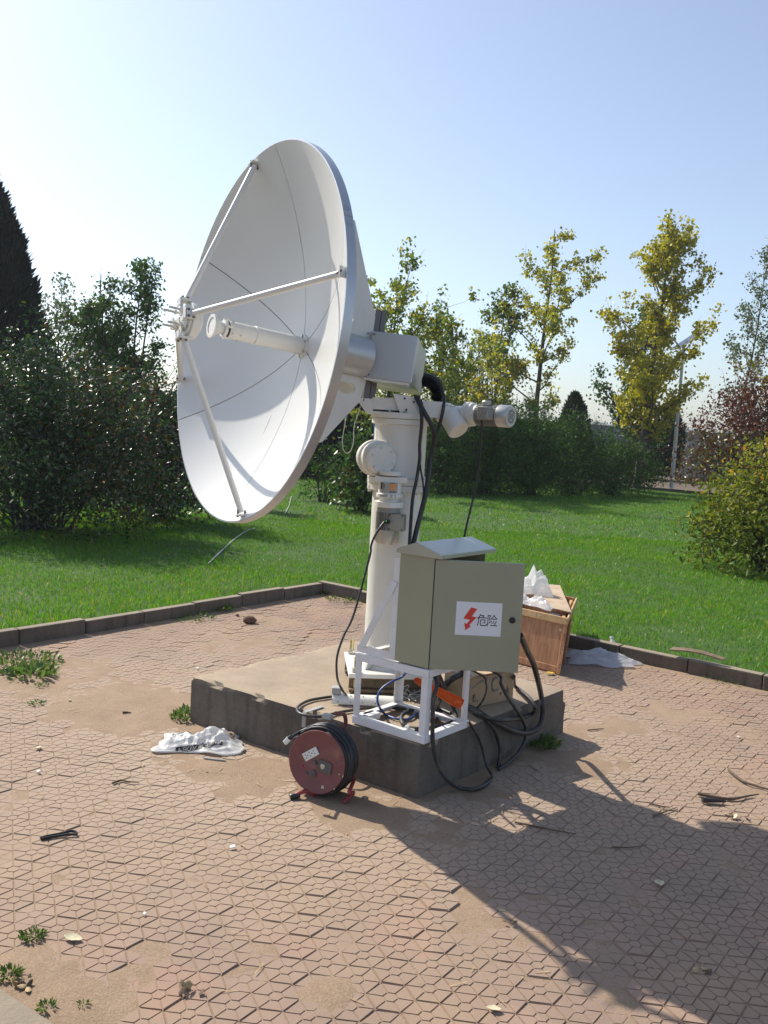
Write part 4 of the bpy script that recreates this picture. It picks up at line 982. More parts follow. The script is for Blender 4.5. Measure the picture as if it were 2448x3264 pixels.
for k, (lab, pts, r) in enumerate([
    ('black cable dropping straight from the cabinet floor beside the near stand leg', [P3(.13, .08, .576), (0.296, 4.020, 0.440), (0.307, 4.030, 0.384), (0.305, 4.050, 0.333), (0.293, 4.161, 0.260)], .010),
    ('black cable bent sharply under the middle of the cabinet', [P3(.15, .10, .576), (0.292, 4.060, 0.411), (0.292, 4.080, 0.356), (0.289, 4.233, 0.262), (0.308, 4.113, 0.256), (0.289, 3.989, 0.256)], .008),
    ('black cable bundle slanting under the cabinet towards the carton', [(0.339, 4.375, 0.300), (0.368, 4.250, 0.382), (0.421, 4.300, 0.401), (0.457, 4.300, 0.425)], .016),
    ('thin dark wire curving in front of the carton face', [P3(.24, .10, .577), (0.497, 4.080, 0.461), (0.517, 4.060, 0.432), (0.520, 4.050, 0.395), (0.506, 4.050, 0.349), (0.503, 4.224, 0.256)], .0048)]):
    cab_thing('power_cable' if k < 3 else 'wire', lab, pts, r, 'rubber_black' if k < 3 else 'cable_dusty')
# small clear plastic scraps and wire ends inside the stand
for k in range(7):
    c = Vector((0.198, 4.350, 0.250)) + Vector((random.uniform(-.06, .06), random.uniform(-.05, .05), .004)); pts = [c + Vector((random.uniform(-.05, .05), random.uniform(-.03, .03), abs(random.gauss(.01, .02)))) for _ in range(4)]
    pts[0].z = .252
    cab_thing('wire', 'thin grey wire in the small heap under the cabinet, ' + ['leftmost', 'highest', 'flattest', 'shortest', 'rightmost', 'frontmost', 'rearmost'][k] + ' of them', pts, .0028, 'plastic_grey', 'grey wires heaped under the cabinet')
# clip of clear plastic near the stand's front rail
c = Vector((0.166, 3.871, 0.250)); loose('plastic_clip', 'small clear plastic clip just behind the front rail of the stand', 'clip', MB().box(c + Z * .006, (.05, .014, .012), (CV, CU, Z)).box(c + Z * .012 + CV * .01, (.008, .02, .02), (CV, CU, Z)), 'clear_bag_film', tuple(c))

# ------------------------------------------------------------------ cable reel
rn = Vector((-.40, -.905, .10)).normalized(); rc = Vector((-0.226, 3.675, 0.158)); ru = rn.cross(Z).normalized(); ru = ru if ru.x > 0 else -ru; rv = ru.cross(rn); rv = rv if rv.z > 0 else -rv
reel = thing('cable_reel', 'dark red cable reel wound with black cable leaning by the plinth', 'cable reel', (rc.x + .04, rc.y + .08, 0))
RR = .134
fd_ = MB().lathe(rc - rn * .006, rn, [(0, RR - .004), (.0015, RR), (.0075, RR), (.009, RR - .002), (.009, RR - .010), (.0075, RR - .013), (.0075, 0)], 64, capb=False).build('front_disc', 'reel_red', reel, smooth=35)
MB().lathe(rc - rn * .135, rn, [(0, 0), (0, RR), (.006, RR), (.006, 0)], 64, False, False).build('back_disc', 'reel_red', reel, smooth=35)
MB().lathe(rc - rn * .129, rn, [(0, .07), (.12, .07)], 40).build('drum_core', 'reel_red', reel, smooth=40)
mb = MB(); P = []; nturn = 11
for layer, (rad_, turns, x0, x1) in enumerate([(.118, 10, .010, .120), (.133, 9, .118, .016), (.144, 7, .020, .105)]):
    for k in range(turns * 28 + 1):
        a = 2 * math.pi * k / 28 + layer * 1.3; x = x0 + (x1 - x0) * k / (turns * 28); rr = rad_ + .003 * math.sin(a * .37 + layer)
        P.append(rc - rn * (x + .004 * math.sin(a * .5)) + (ru * math.cos(a) + rv * math.sin(a)) * rr)
mb.tube(P, .0066, 8, 1); mb.build('wound_cable', 'rubber_black', reel, smooth=60)
MB().lathe(rc - rn * .125, rn, [(0, .126), (.112, .126)], 48).build('inner_windings', 'rubber_black', reel, smooth=40)
def RF(x, y, off=0): return rc + ru * x + rv * y + rn * (.0018 + off)       # on the front disc
def z5(px, py): return ((px - 660) / 1659 * 300 * 3.66 / 2850 / .93, -(py - 880) / 1659 * 300 * 3.66 / 2850)
qa = [z5(378, 785), z5(625, 597), z5(708, 718), z5(470, 905)]
MB().prism([RF(*p) for p in qa], rn * .008).build('socket_plate', 'plastic_white', fd_, bev=.002)
mb = MB()
for (px, py) in ((598, 678), (628, 718), (572, 727), (517, 725), (555, 780), (498, 785), (449, 790), (478, 833)):
    x, y = z5(px, py); mb.box(RF(x, y, .0083), (.0055, .0035, .0008), (ru * .83 + rv * .55, rv * .83 - ru * .55, rn))
stuff(mb.build('socket_slots', 'plastic_black', fd_))
x, y = z5(640, 892); MB().lathe(RF(x, y), rn, [(0, .010), (.012, .009), (.014, .006)], 20).build('crank_knob', 'reel_grey', fd_, smooth=40)
x, y = z5(615, 1100); o = MB().lathe(RF(x, y), rn, [(0, .0145), (.006, .0145), (.007, .012)], 28).build('round_socket', 'reel_grey', fd_, smooth=40)
mb = MB()
for (dx, dy) in ((-.005, .003), (.005, .003), (0, -.005)): mb.box(RF(x + dx, y + dy, .0074), (.003, .005, .0008), (ru, rv, rn))
stuff(mb.build('round_socket_slots', 'plastic_black', fd_))
x, y = z5(482, 1105); MB().lathe(RF(x, y), rn, [(0, .006), (.005, .005)], 16).build('button', 'reel_grey', fd_, smooth=40)
x, y = z5(405, 1010); MB().lathe(RF(x, y), rn, [(0, .005), (.003, .004)], 16).build('button', 'reel_bright_red', fd_, smooth=40)
MB().prism([RF(*z5(705, 805)), RF(*z5(960, 848)), RF(*z5(950, 1055)), RF(*z5(710, 1015))], rn * .004).build('breaker_plate', 'reel_grey', fd_, bev=.001)
mb = MB(); x, y = z5(790, 930); vs = [RF(x + .010 * math.cos(a) * (1 + .2 * math.sin(3 * a)), y + .013 * math.sin(a) * (1 + .15 * math.cos(2 * a)), .0045) for a in np.linspace(0, 2 * math.pi, 14, endpoint=False)]
mb.prism(vs, rn * .0008); mb.build('paper_tag', 'paper_tag', fd_)
for (px, py, w, h) in ((1165, 1010, .010, .020), (820, 1300, .012, .014), (1040, 1280, .006, .010), (1105, 1005, .005, .006)):
    x, y = z5(px, py); MB().prism([RF(x - w / 2, y - h / 2), RF(x + w / 2, y - h / 2 * .8), RF(x + w / 2 * .8, y + h / 2), RF(x - w / 2 * .9, y + h / 2 * .9)], rn * .0012).build('peeled_sticker', 'paper_tag', fd_)
mb = MB()
for (px, py) in ((448, 630), (705, 630), (885, 705), (785, 785), (1058, 798), (420, 1085), (515, 1010), (850, 1165), (970, 1195)):
    x, y = z5(px, py); mb.lathe(RF(x, y), rn, [(0, .0026), (.0012, .002)], 8)
stuff(mb.build('rivets', 'reel_grey', fd_))
# tube stand
lf_ = Vector((-0.319, 3.649, 0.012)); rf_ = Vector((-0.103, 3.623, 0.010))
MB().tube([lf_, lf_ * .5 + (rc - rn * .03 - rv * .13) * .5 + Z * .01, rc - rn * .05 - rv * .150, rc - rn * .145 - rv * .10], .0095, 12).build('stand_leg', 'reel_bright_red', reel, smooth=60)
d = (lf_ - (rc - rn * .03 - rv * .13)).normalized(); MB().lathe(lf_ - d * .03, d, [(0, .0125), (.036, .0135), (.042, .010)], 20).build('rubber_foot', 'plastic_black', reel, smooth=40)
MB().tube([rf_, rf_ + Vector((.04, .03, .03)), Vector((-0.079, 3.595, 0.070)) + Vector((0, .0, 0)), rc + ru * .11 - rn * .148 - rv * .07, rc + ru * .03 - rn * .148 + rv * .0], .0088, 12).build('stand_leg', 'reel_bright_red', reel, smooth=60)
MB().tube([rc + ru * .02 - rn * .142, rc + ru * .05 - rn * .142 + rv * .13, rc + ru * .055 - rn * .12 + rv * .185, rc + ru * .045 - rn * .10 + rv * .197, rc + ru * .02 - rn * .085 + rv * .197], .009, 12).build('handle_bar', 'reel_red', reel, smooth=60)
hc = Vector((-0.194, 3.740, 0.338)); MB().box(hc, (.042, .032, .024), (ru, rn, rv)).build('handle_grip', 'plastic_grey', reel, bev=.006)
pp = Vector((-0.356, 3.680, 0.243)); pd = (ru * -.62 + rv * -.78).normalized(); pn = pd.cross(rn)
MB().tube([rc - rn * .05 + (ru * math.cos(2.0) + rv * math.sin(2.0)) * .146, rc - rn * .03 + (ru * math.cos(2.4) + rv * math.sin(2.4)) * .150, pp - pd * .022], .0066, 10).build('plug_lead', 'rubber_black', reel, smooth=60)
MB().cyl(pp - pd * .03, pp - pd * .015, .008, .011, 14).build('plug_boot', 'plastic_black', reel, smooth=40)
MB().box(pp, (.034, .022, .018), (pd, pn, rn)).build('plug', 'plastic_white', reel, bev=.004)

# ------------------------------------------------------------------ wooden crate
kN = Vector((1.232, 5.838, 0)); kF = Vector((-.735, .678, 0)).normalized(); kS = Vector((.275, .961, 0)).normalized(); KH = .385; KL, KW = .62, .80; KT = .016
crate = thing('wooden_crate', 'open brown plywood crate standing behind the cabinet door', 'crate', tuple(kN + kF * .3 + kS * .3))
lean = Vector((.03, .015, 0))
def KP(f, s, z): return kN + kF * f + kS * s + Z * z + lean * (z / KH)
def panel(name, f0, f1, s0, s1, z0, z1, mat, bev=.002):
    mb = MB(); vs = [KP(f, s, z) for z in (z0, z1) for (f, s) in ((f0, s0), (f1, s0), (f1, s1), (f0, s1))]
    mb.add(vs, [(0, 1, 2, 3), (4, 7, 6, 5), (0, 4, 5, 1), (1, 5, 6, 2), (2, 6, 7, 3), (3, 7, 4, 0)]); return mb.build(name, mat, crate, bev=bev)
fp = panel('front_board', 0.02, KL, 0, KT, .004, KH - .001, 'ply_wood'); panel('back_board', 0.02, KL, KW - KT, KW, .004, KH - .001, 'ply_wood')
panel('side_board', .012, .012 + KT, KT + .002, KW - KT - .002, .004, KH - .03, 'ply_wood'); panel('side_board', KL - KT, KL, KT + .002, KW - KT - .002, .004, KH - .001, 'ply_wood')
panel('floor_board', .03, KL - KT - .002, KT + .002, KW - KT - .002, .004, .02, 'ply_wood')
panel('top_batten', .0, KL + .002, -.012, -.001, KH - .045, KH + .004, 'batten_wood', .004); panel('top_batten', -.004, .010, -.002, KW, KH - .045, KH + .003, 'batten_wood', .004)
panel('corner_batten', -.002, .03, -.009, -.0015, .003, KH - .046, 'ply_wood', .004); panel('bottom_batten', .031, KL, -.008, -.0015, .012, .055, 'ply_wood', .003)
panel('inner_batten', .030, .052, .06, KW - .06, KH - .05, KH - .012, 'batten_wood'); panel('side_batten', -.005, .010, .30, .345, .004, KH - .046, 'ply_wood')
for (f, z) in ((.26, .366), (.225, .366), (.045, .30)):
    c = KP(f, -.0125, z); mb = MB(); mb.prism([KP(f - .009, -.0125, z - .004), KP(f + .002, -.0125, z - .010), KP(f + .008, -.0125, z + .006), KP(f - .004, -.0125, z + .010)], kS * -.001); mb.build('paper_scrap', 'dry_leaf_pale', fp)
mb = MB()
for k in range(16):
    f = random.choice([.01, .018, random.uniform(.02, .55)]); z = random.uniform(.02, .37) if f < .02 else random.choice([.345, .365, .03]); c = KP(f, -.0122, z); mb.cyl(c, c - kS * .0006, .003, seg=6)
stuff(mb.build('nail_heads', 'plastic_black', fp))
lid_p = [Vector((1.304, 5.957, 0.400)), Vector((1.157, 6.089, 0.400)), Vector((1.065, 6.211, 0.400)), Vector((1.300, 7.030, 0.400)), Vector((1.427, 7.007, 0.400))]
lid = MB().prism(lid_p, Z * .009); loose('loose_board', 'pale cut board lying across the top of the wooden crate', 'board', lid, 'board_wood', tuple(lid_p[0]), bev=.001)

# crumpled film things
def crumple(name, label, cat, center, ax, L, W, H, mat, seed=1, nu=44, nv=26, sharp=5, lobes=None, flat=.5, group=None):
    """closed crumpled sack: upper and lower sheet joined at a wavy outline"""
    X, Y = Vector(ax[0]).normalized(), Vector(ax[1]).normalized(); C = Vector(center); vs = []; fs = []
    def edge(a): return 1 + .10 * math.sin(3 * a + seed) + .07 * math.sin(5 * a + 2 * seed) + .05 * math.sin(9 * a + seed * 3)
    na, nr = nu, nv
    def P(i, j, sgn):
        a = 2 * math.pi * i / na; r = j / nr; e = edge(a); sq = 1 / max(abs(math.cos(a)), abs(math.sin(a))); sq = 1 + (min(sq, 1.35) - 1) * .9
        x = math.cos(a) * r * e * sq * L / 2; y = math.sin(a) * r * e * sq * W / 2; p = Vector((x, y, 0))
        n1 = mnoise.noise(Vector((x * sharp * 2.2, y * sharp * 3, seed))); n2 = abs(mnoise.noise(Vector((x * sharp * 5, y * sharp * 6, seed + 5)))); n3 = 1 - abs(mnoise.noise(Vector((x * sharp * 3 + y * sharp * 2, y * sharp * 3.4 - x * sharp, seed + 9)))) * 2
        env = (1 - r ** 3.2)
        h = env * H * (.42 + .50 * n1 + .48 * n3 - .30 * n2) if sgn > 0 else 0
        if lobes:
            for (lx, ly, lr, lh) in lobes: h += (lh * math.exp(-((x - lx) ** 2 + (y - ly) ** 2) / lr ** 2) * env if sgn > 0 else 0)
        lift = r ** 4 * H * .32 * max(0, mnoise.noise(Vector((math.cos(a) * 2, math.sin(a) * 2, seed + 3))) + .15)
        return C + X * x + Y * y + Z * (max(h, .004 if sgn > 0 else 0) * (1 if j < nr else .2) + lift + (.003 if sgn > 0 else .001))
    for sgn in (1, -1):
        o = len(vs); vs.append(P(0, 0, sgn))
        for j in range(1, nr + 1):
            for i in range(na): vs.append(P(i, j, sgn))
        for i in range(na):
            f = (o, o + 1 + i, o + 1 + (i + 1) % na); fs.append(f if sgn > 0 else f[::-1])
            for j in range(nr - 1):
                a_, b_ = o + 1 + j * na + i, o + 1 + j * na + (i + 1) % na; f = (a_, a_ + na, b_ + na, b_); fs.append(f if sgn > 0 else f[::-1])
    top = 1 + (nr - 1) * na; bot = 1 + nr * na + 1 + (nr - 1) * na
    for i in range(na): fs.append((top + i, bot + i, bot + (i + 1) % na, top + (i + 1) % na))
    mb = MB(); mb.add(vs, fs); o = mb.build(name, mat, None, root=tuple(C), smooth=28)
    return (tag(o, label, cat, group) if label else o), P
bd = Vector((.99, .12, 0)).normalized(); bs = Vector((-.12, .99, 0))
bc = Vector((-0.815, 4.172, 0.000)) + bs * .035 + Z * .004
bag, bagP = crumple('plastic_bag', None, None, bc, (bd, bs), .40, .255, .040, 'bag_white', 4, 110, 46, 6.5, [(.10, .05, .07, .034), (-.12, .0, .06, .012), (.0, .02, .09, .02)])
tag(bag, 'crumpled white plastic bag with black printing lying left of the plinth', 'plastic bag')
# black printed band with pale letters on the side of the bag that faces us, and a second along its far edge
from mathutils.bvhtree import BVHTree
bvh = BVHTree.FromPolygons([v.co for v in bag.data.vertices], [tuple(p.vertices) for p in bag.data.polygons])
def on_bag(x, y, off):
    h = bvh.ray_cast(Vector((bd * x + bs * y)) + Z * .5, -Z)
    return (h[0] + h[1] * off) if h[0] is not None else None
def bag_strip(x0, x1, yfun, w, name, mat, off, n=60, m_=6):
    vs = []; ok = {}; fs = []
    for i in range(n + 1):
        for j in range(m_ + 1):
            x = x0 + (x1 - x0) * i / n; y = yfun(x) + w * (j / m_ - .5); p = on_bag(x, y, off); ok[(i, j)] = p is not None; vs.append(p if p is not None else Vector())
    for i in range(n):
        for j in range(m_):
            if ok[(i, j)] and ok[(i + 1, j)] and ok[(i, j + 1)] and ok[(i + 1, j + 1)]:
                a_ = i * (m_ + 1) + j; fs.append((a_, a_ + m_ + 1, a_ + m_ + 2, a_ + 1))
    mb = MB(); mb.add(vs, fs); me_o = bpy.data.meshes.new(name); me_o.from_pydata([tuple(v) for v in vs], [], fs); me_o.materials.append(MATS[mat]); me_o.shade_smooth()
    o = bpy.data.objects.new(name, me_o); col.objects.link(o); o.parent = bag; return o
yb = lambda x: -.090 + .02 * math.sin(x * 14 + .5)
yt = lambda x: .075 - .02 * abs(x) + .01 * math.sin(x * 20)
bag_strip(-.115, .10, yb, .028, 'printed_band', 'ink_black', .0016); bag_strip(-.15, .04, yt, .022, 'printed_band', 'ink_black', .0016)
LET = {'A': [[(0, 0), (.5, 1), (1, 0)]], 'N': [[(0, 0), (0, 1), (1, 0), (1, 1)]], 'D': [[(0, 0), (0, 1), (.7, .9), (1, .5), (.7, .1), (0, 0)]], 'O': [[(.5 + .5 * math.cos(a), .5 + .5 * math.sin(a)) for a in np.linspace(0, 2 * math.pi, 13)]],
       'V': [[(0, 1), (.5, 0), (1, 1)]], 'I': [[(.5, 0), (.5, 1)]], 'E': [[(1, 1), (0, 1), (0, 0), (1, 0)], [(0, .5), (.8, .5)]], 'P': [[(1, 0), (1, 1), (.2, .95), (.1, .7), (.3, .5), (1, .5)]], 'T': [[(.5, 0), (.5, 1)], [(0, 1), (1, 1)]]}
def bag_letters(word, x0, x1, yfun, h, w):
    n = len(word); adv = (x1 - x0) / n
    for k, ch in enumerate(word):
        mb = MB()
        for pl_ in LET[ch]:
            path = []
            for (p, q_) in zip(pl_[:-1], pl_[1:]):
                for t_ in np.linspace(0, 1, 5)[:-1]: path.append((p[0] + (q_[0] - p[0]) * t_, p[1] + (q_[1] - p[1]) * t_))
            path.append(pl_[-1]); pts = []
            for (a_, b_) in path:
                x = x0 + adv * (k + .14 + .72 * a_); p = on_bag(x, yfun(x) + h * (b_ - .5), .0032)
                if p is not None: pts.append(p)
            if len(pts) > 1: mb.tube(pts, w, 4, 1)
        if mb.v:
            o = mb.build('letter', 'paper_white', None); o.parent = bag
bag_letters('APOVIDENT', -.108, .095, yb, .019, .0008); bag_letters('NAVIDEO', -.14, .03, yt, .012, .0006)
c = on_bag(.135, .045, 0) or Vector(); mb = MB(); mb.lathe(c - Z * .01, Vector((-.2, -.6, .7)), [(0, .022), (.02, .021), (.022, .016), (.006, .012)], 20, capb=True); o = mb.build('cup_rim', 'cardboard', None, smooth=40); o.parent = bag
loose('stick', 'short grey stick lying in the shadow of the white bag', 'stick', MB().tube([(-0.775, 4.036, 0.006), (-0.722, 4.025, 0.006), (-0.672, 4.019, 0.006)], .0045, 8), 'plastic_grey', (-0.724, 4.040, 0.000))

bw, _ = crumple('bubble_wrap', 'sheet of clear bubble wrap lying on the pavers beside the crate', 'bubble wrap', Vector((1.584, 6.212, 0.000)) + Vector((.02, .05, .004)), (Vector((1, -.08, 0)), Vector((.08, 1, 0))), .50, .30, .055, 'bubble_film', 7, 80, 30, 4.5, [(.02, .10, .08, .05)])
bt = Vector((1.749, 6.463, 0.030)); btl = thing('plastic_bottle', 'blue-labelled plastic bottle leaning on the kerb under the bubble wrap', 'bottle', (bt.x, bt.y, 0)); ax = Vector((-.12, .5, .9)).normalized()
MB().lathe(bt - ax * .02, ax, [(0, .026), (.03, .030), (.075, .030), (.095, .020), (.115, .012), (.122, .012)], 24).build('bottle_body', 'clear_bag_film', btl, smooth=50)
MB().lathe(bt - ax * .02, ax, [(.03, .0305), (.072, .0305)], 24, False, False).build('bottle_label', 'pipe_blue', btl, smooth=50); MB().lathe(bt - ax * .02, ax, [(.120, .0135), (.134, .0135)], 16).build('bottle_cap', 'sticker_white', btl, smooth=50)
c1, _ = crumple('clear_bag', 'puffed-up clear plastic bag on top of the crate board', 'plastic bag', Vector((1.142, 6.571, 0.410)), (Vector((1, 0, 0)), Vector((0, 1, 0))), .23, .22, .17, 'clear_bag_film', 3, 60, 26, 3.6, [(.0, .0, .10, .03)])
c2, _ = crumple('clear_bag', 'flattened clear plastic bag over the crate front edge', 'plastic bag', Vector((1.083, 6.158, 0.405)), (kF, kS), .30, .20, .07, 'clear_bag_film', 9, 60, 26, 5)
mb = MB(); c = KP(.12, .14, KH - .06); mb.box(c, (.08, .05, .10), (kF, kS, Vector((.2, .1, 1)))); loose('dusty_block', 'grey dusty block poking up inside the crate corner', 'block', mb, 'plastic_grey', tuple(c - Z * .05), bev=.004)

# ------------------------------------------------------------------ vegetation
def rand_dirs(n, r_): 
    v = r_.normal(size=(n, 3)); return v / np.linalg.norm(v, axis=1)[:, None]
def leaf_verts(P, size, aspect, r_, droop=.2, dirs=None, curl=.18, spread=.8):
    """one rhombic leaf (two triangles) per point, creased along its midrib"""
    n = len(P); d = rand_dirs(n, r_)
    if dirs is not None: d = dirs + d * spread; 
    d[:, 2] -= droop; d /= np.linalg.norm(d, axis=1)[:, None]
    o = rand_dirs(n, r_); s_ = np.cross(d, o); s_ /= np.linalg.norm(s_, axis=1)[:, None] + 1e-9; nn = np.cross(s_, d)
    L = size[:, None]; W = L * aspect * .5
    a = P; b = P + d * L * .45 + s_ * W + nn * L * curl * .5; c = P + d * L; e = P + d * L * .45 - s_ * W + nn * L * curl * .5
    V = np.stack([a, b, c, e], 1).reshape(-1, 3); i = np.arange(n)[:, None] * 4
    return V, np.concatenate([np.stack([i[:, 0], i[:, 0] + 1, i[:, 0] + 2], 1), np.stack([i[:, 0], i[:, 0] + 2, i[:, 0] + 3], 1)])
def foliage(name, P, size, mat, parent, r_, aspect=.55, droop=.2, tint=None, dirs=None, spread=.8, base=None):
    P = np.asarray(P, float); n = len(P)
    sz = size * r_.uniform(.65, 1.3, n); V, T = leaf_verts(P, sz, aspect, r_, droop, dirs, spread=spread)
    t = np.clip(r_.normal(.45, .24, n), 0, 1) if tint is None else np.clip(tint, 0, 1)
    o = origin_of(parent) if parent is not None else Vector((0, 0, 0))
    return fast_mesh(name, V - np.array(o), None, mat, np.repeat(t, 4), parent, T)
class Plant:
    """a skeleton of limbs; leaves are spread along its twigs"""
    def __init__(s, seed): s.r = np.random.default_rng(seed); s.limbs = []; s.tw = []
    def limb(s, p, d, L, r0, r1, n=7, up=.12, wig=.1):
        P = [np.array(p, float)]; d = np.array(d, float); d /= np.linalg.norm(d)
        for k in range(n):
            d = d + s.r.normal(size=3) * wig + np.array([0, 0, up]) / n; d /= np.linalg.norm(d); P.append(P[-1] + d * L / n)
        P = np.array(P); s.limbs.append((P, r0, r1)); return P
    def wood(s, parent, mat, name='branches', minr=.0, seg=5, trunk=None):
        mb = MB()
        for (P, r0, r1) in s.limbs:
            if r0 < minr: continue
            mb.tube([Vector(p) for p in P], r0, seg if r0 < .04 else 8, 1, radii=[r0, (r0 + r1) * .55, r1])
        return mb.build(name, mat, parent, smooth=60)
    def twigs(s, P, f0, f1, n, L, ang=.9, up=.25, sub=True):
        out = []
        for k in range(n):
            f = s.r.uniform(f0, f1); x = f * (len(P) - 1); i = min(int(x), len(P) - 2); p = P[i] + (P[i + 1] - P[i]) * (x - i)
            t = P[i + 1] - P[i]; t = t / np.linalg.norm(t); d = t + rand_dirs(1, s.r)[0] * ang; d[2] += up * .5
            T = s.limb(p, d, L * s.r.uniform(.5, 1.2), .006, .002, 4, up, .16); out.append(T)
        return out
    def along(s, P, n, sig, f0=0., f1=1.):
        f = s.r.uniform(f0, f1, n) * (len(P) - 1); i = np.minimum(f.astype(int), len(P) - 2); q = P[i] + (P[i + 1] - P[i]) * (f - i)[:, None]
        t = P[i + 1] - P[i]; t = t / (np.linalg.norm(t, axis=1)[:, None] + 1e-9)
        return q + s.r.normal(size=(n, 3)) * sig, t
def axis_trunk(pl, base, H, r0, lean=(0, 0), n=12, wig=.02):
    P = [np.array([base[0], base[1], base[2] if len(base) > 2 else .05])]; P = [np.array([base[0], base[1], .05])]
    for k in range(n):
        P.append(P[-1] + np.array([lean[0] / n + pl.r.normal() * wig, lean[1] / n + pl.r.normal() * wig, H / n]))
    P = np.array(P); pl.limbs.append((P, r0, .008)); return P

def upright_tree(name, label, cat, base, H, lean, mat, bark, seed, prim, leaf, nleaf, crown0=.25, reach=.22, sig=.10, trunk_r=.09, tint_fn=None, rise=(.5, 1.1), group=None, prof=None, ntw=6, tw=.5, aspect=.9):
    """central leader with rising limbs, leaves hugging the shoots"""
    pl = Plant(seed); T = axis_trunk(pl, base, H, trunk_r, lean); root = thing(name, label, cat, (base[0], base[1], .06), group)
    shoots = [(T, .75, 1.0, 1.0)]
    for k in range(prim):
        f = crown0 + (1 - crown0) * (k + pl.r.uniform(0, .8)) / prim * .96; x = f * (len(T) - 1); i = min(int(x), len(T) - 2); p = T[i] + (T[i + 1] - T[i]) * (x - i)
        a = k * 2.4 + pl.r.uniform(-.4, .4); w = (prof(f) if prof else (1 - f) ** .7) ; L = H * reach * w * pl.r.uniform(.4, 1.7) + .15
        rise_ = pl.r.uniform(*rise); B = pl.limb(p, (math.cos(a), math.sin(a), rise_), L, max(.012, trunk_r * .45 * (1 - f * .7)), .006, 7, .5, .12)
        shoots.append((B, .15, 1.0, L))
        for t in pl.twigs(B, .25, .95, ntw, L * tw, .8, .3): shoots.append((t, .1, 1.0, L * .5))
    tot = sum(np.linalg.norm(np.diff(S[0], axis=0), axis=1).sum() * (S[2] - S[1]) for S in shoots); Ps = []; Ts = []
    for (S_, f0, f1, _) in shoots:
        ln = np.linalg.norm(np.diff(S_, axis=0), axis=1).sum() * (f1 - f0); n = max(4, int(nleaf * ln / tot)); 
        m_ = max(2, int(ln / .24)); cc, t = pl.along(S_, m_, sig * .5, f0, f1); wgt = pl.r.uniform(.3, 1.6, m_); ix = pl.r.choice(m_, n, p=wgt / wgt.sum())
        Ps.append(cc[ix] + pl.r.normal(size=(n, 3)) * (sig * pl.r.uniform(.55, 1.35, m_))[ix][:, None] * np.array([1.1, 1.1, .75]))
    P = np.concatenate(Ps); tint = None
    if tint_fn: tint = tint_fn(P, pl.r)
    trunk = pl.limbs[0]; rest_ = pl.limbs[1:]
    pl.limbs = [trunk]; pl.wood(root, bark, 'trunk'); pl.limbs = rest_; pl.wood(root, bark, 'branches', seg=4)
    foliage('crown', P, leaf, mat, root, pl.r, aspect, .25, tint)
    return root
def shrub(name, label, cat, base, rx, ry, H, mat, seed, nstem, leaf, nleaf, bark='bark_dark', spread=.9, sig=.07, shoots=0, tint_fn=None, group=None, aspect=.45, skirt=.15, low=0.0, thin=.35, stem_r=.014, fill=.35):
    """many stems from the root, arching out; leaves on the outer two thirds"""
    pl = Plant(seed); root = thing(name, label, cat, (base[0], base[1], .07), group); S_ = []
    for k in range(nstem):
        a = pl.r.uniform(0, 2 * math.pi); q = math.sqrt(pl.r.uniform(0, 1)); up_ = 1 - .72 * q ** 2
        tip = np.array([base[0] + math.cos(a) * rx * q * .9, base[1] + math.sin(a) * ry * q * .9, H * (.12 + .88 * math.sqrt(max(.05, 1 - q ** 2 * .96))) * pl.r.uniform(.82, 1.06)])
        if q > .75: tip[2] = H * pl.r.uniform(skirt, .62)
        b0 = np.array([base[0] + pl.r.normal() * rx * .10, base[1] + pl.r.normal() * ry * .10, .06]); mid = (b0 + tip) / 2 + np.array([0, 0, H * .14]) + pl.r.normal(size=3) * .08
        t = np.linspace(0, 1, 9)[:, None]; P = b0 * (1 - t) ** 2 + 2 * mid * t * (1 - t) + tip * t ** 2; pl.limbs.append((P, stem_r, .003)); S_.append((P, thin, 1.))
        for w in pl.twigs(P, .4, .98, 5, max(rx, H) * .28, .9, .15): S_.append((w, .1, 1.))
    for k in range(shoots):
        a = pl.r.uniform(0, 2 * math.pi); q = pl.r.uniform(0, .85); p = np.array([base[0] + math.cos(a) * rx * q, base[1] + math.sin(a) * ry * q, H * math.sqrt(1 - q * q * .8) * .86])
        S_.append((pl.limb(p, (pl.r.normal() * .2, pl.r.normal() * .2, 1), H * pl.r.uniform(.14, .30), .006, .002, 6, .2, .06), 0, 1.))
    tot = sum(np.linalg.norm(np.diff(s_[0], axis=0), axis=1).sum() for s_ in S_); Ps = []
    for (P, f0, f1) in S_:
        ln = np.linalg.norm(np.diff(P, axis=0), axis=1).sum(); q, t = pl.along(P, max(4, int(nleaf * (1 - fill) * ln / tot)), sig, f0, f1); Ps.append(q)
    # leaves of the many unseen twigs through the outer volume, in clumps
    nc = max(10, int(nleaf * fill / 26)); a = pl.r.uniform(0, 2 * math.pi, nc); ph = np.arccos(pl.r.uniform(-.3, 1, nc)); rr = pl.r.uniform(.62, 1.0, nc)
    C = np.stack([base[0] + rx * rr * np.sin(ph) * np.cos(a), base[1] + ry * rr * np.sin(ph) * np.sin(a), np.maximum(.15 + low, H * (.22 + .72 * rr * np.cos(ph)))], 1)
    Ps.append((C[:, None] + pl.r.normal(size=(nc, 26, 3)) * np.array([.12, .12, .09]) * max(rx, 1) * .9).reshape(-1, 3))
    P = np.concatenate(Ps); P = P[P[:, 2] > .1 + low]
    tint = tint_fn(P, pl.r) if tint_fn else None
    pl.wood(root, bark, 'stems', seg=4); foliage('foliage', P, leaf, mat, root, pl.r, aspect, .15, tint); return root
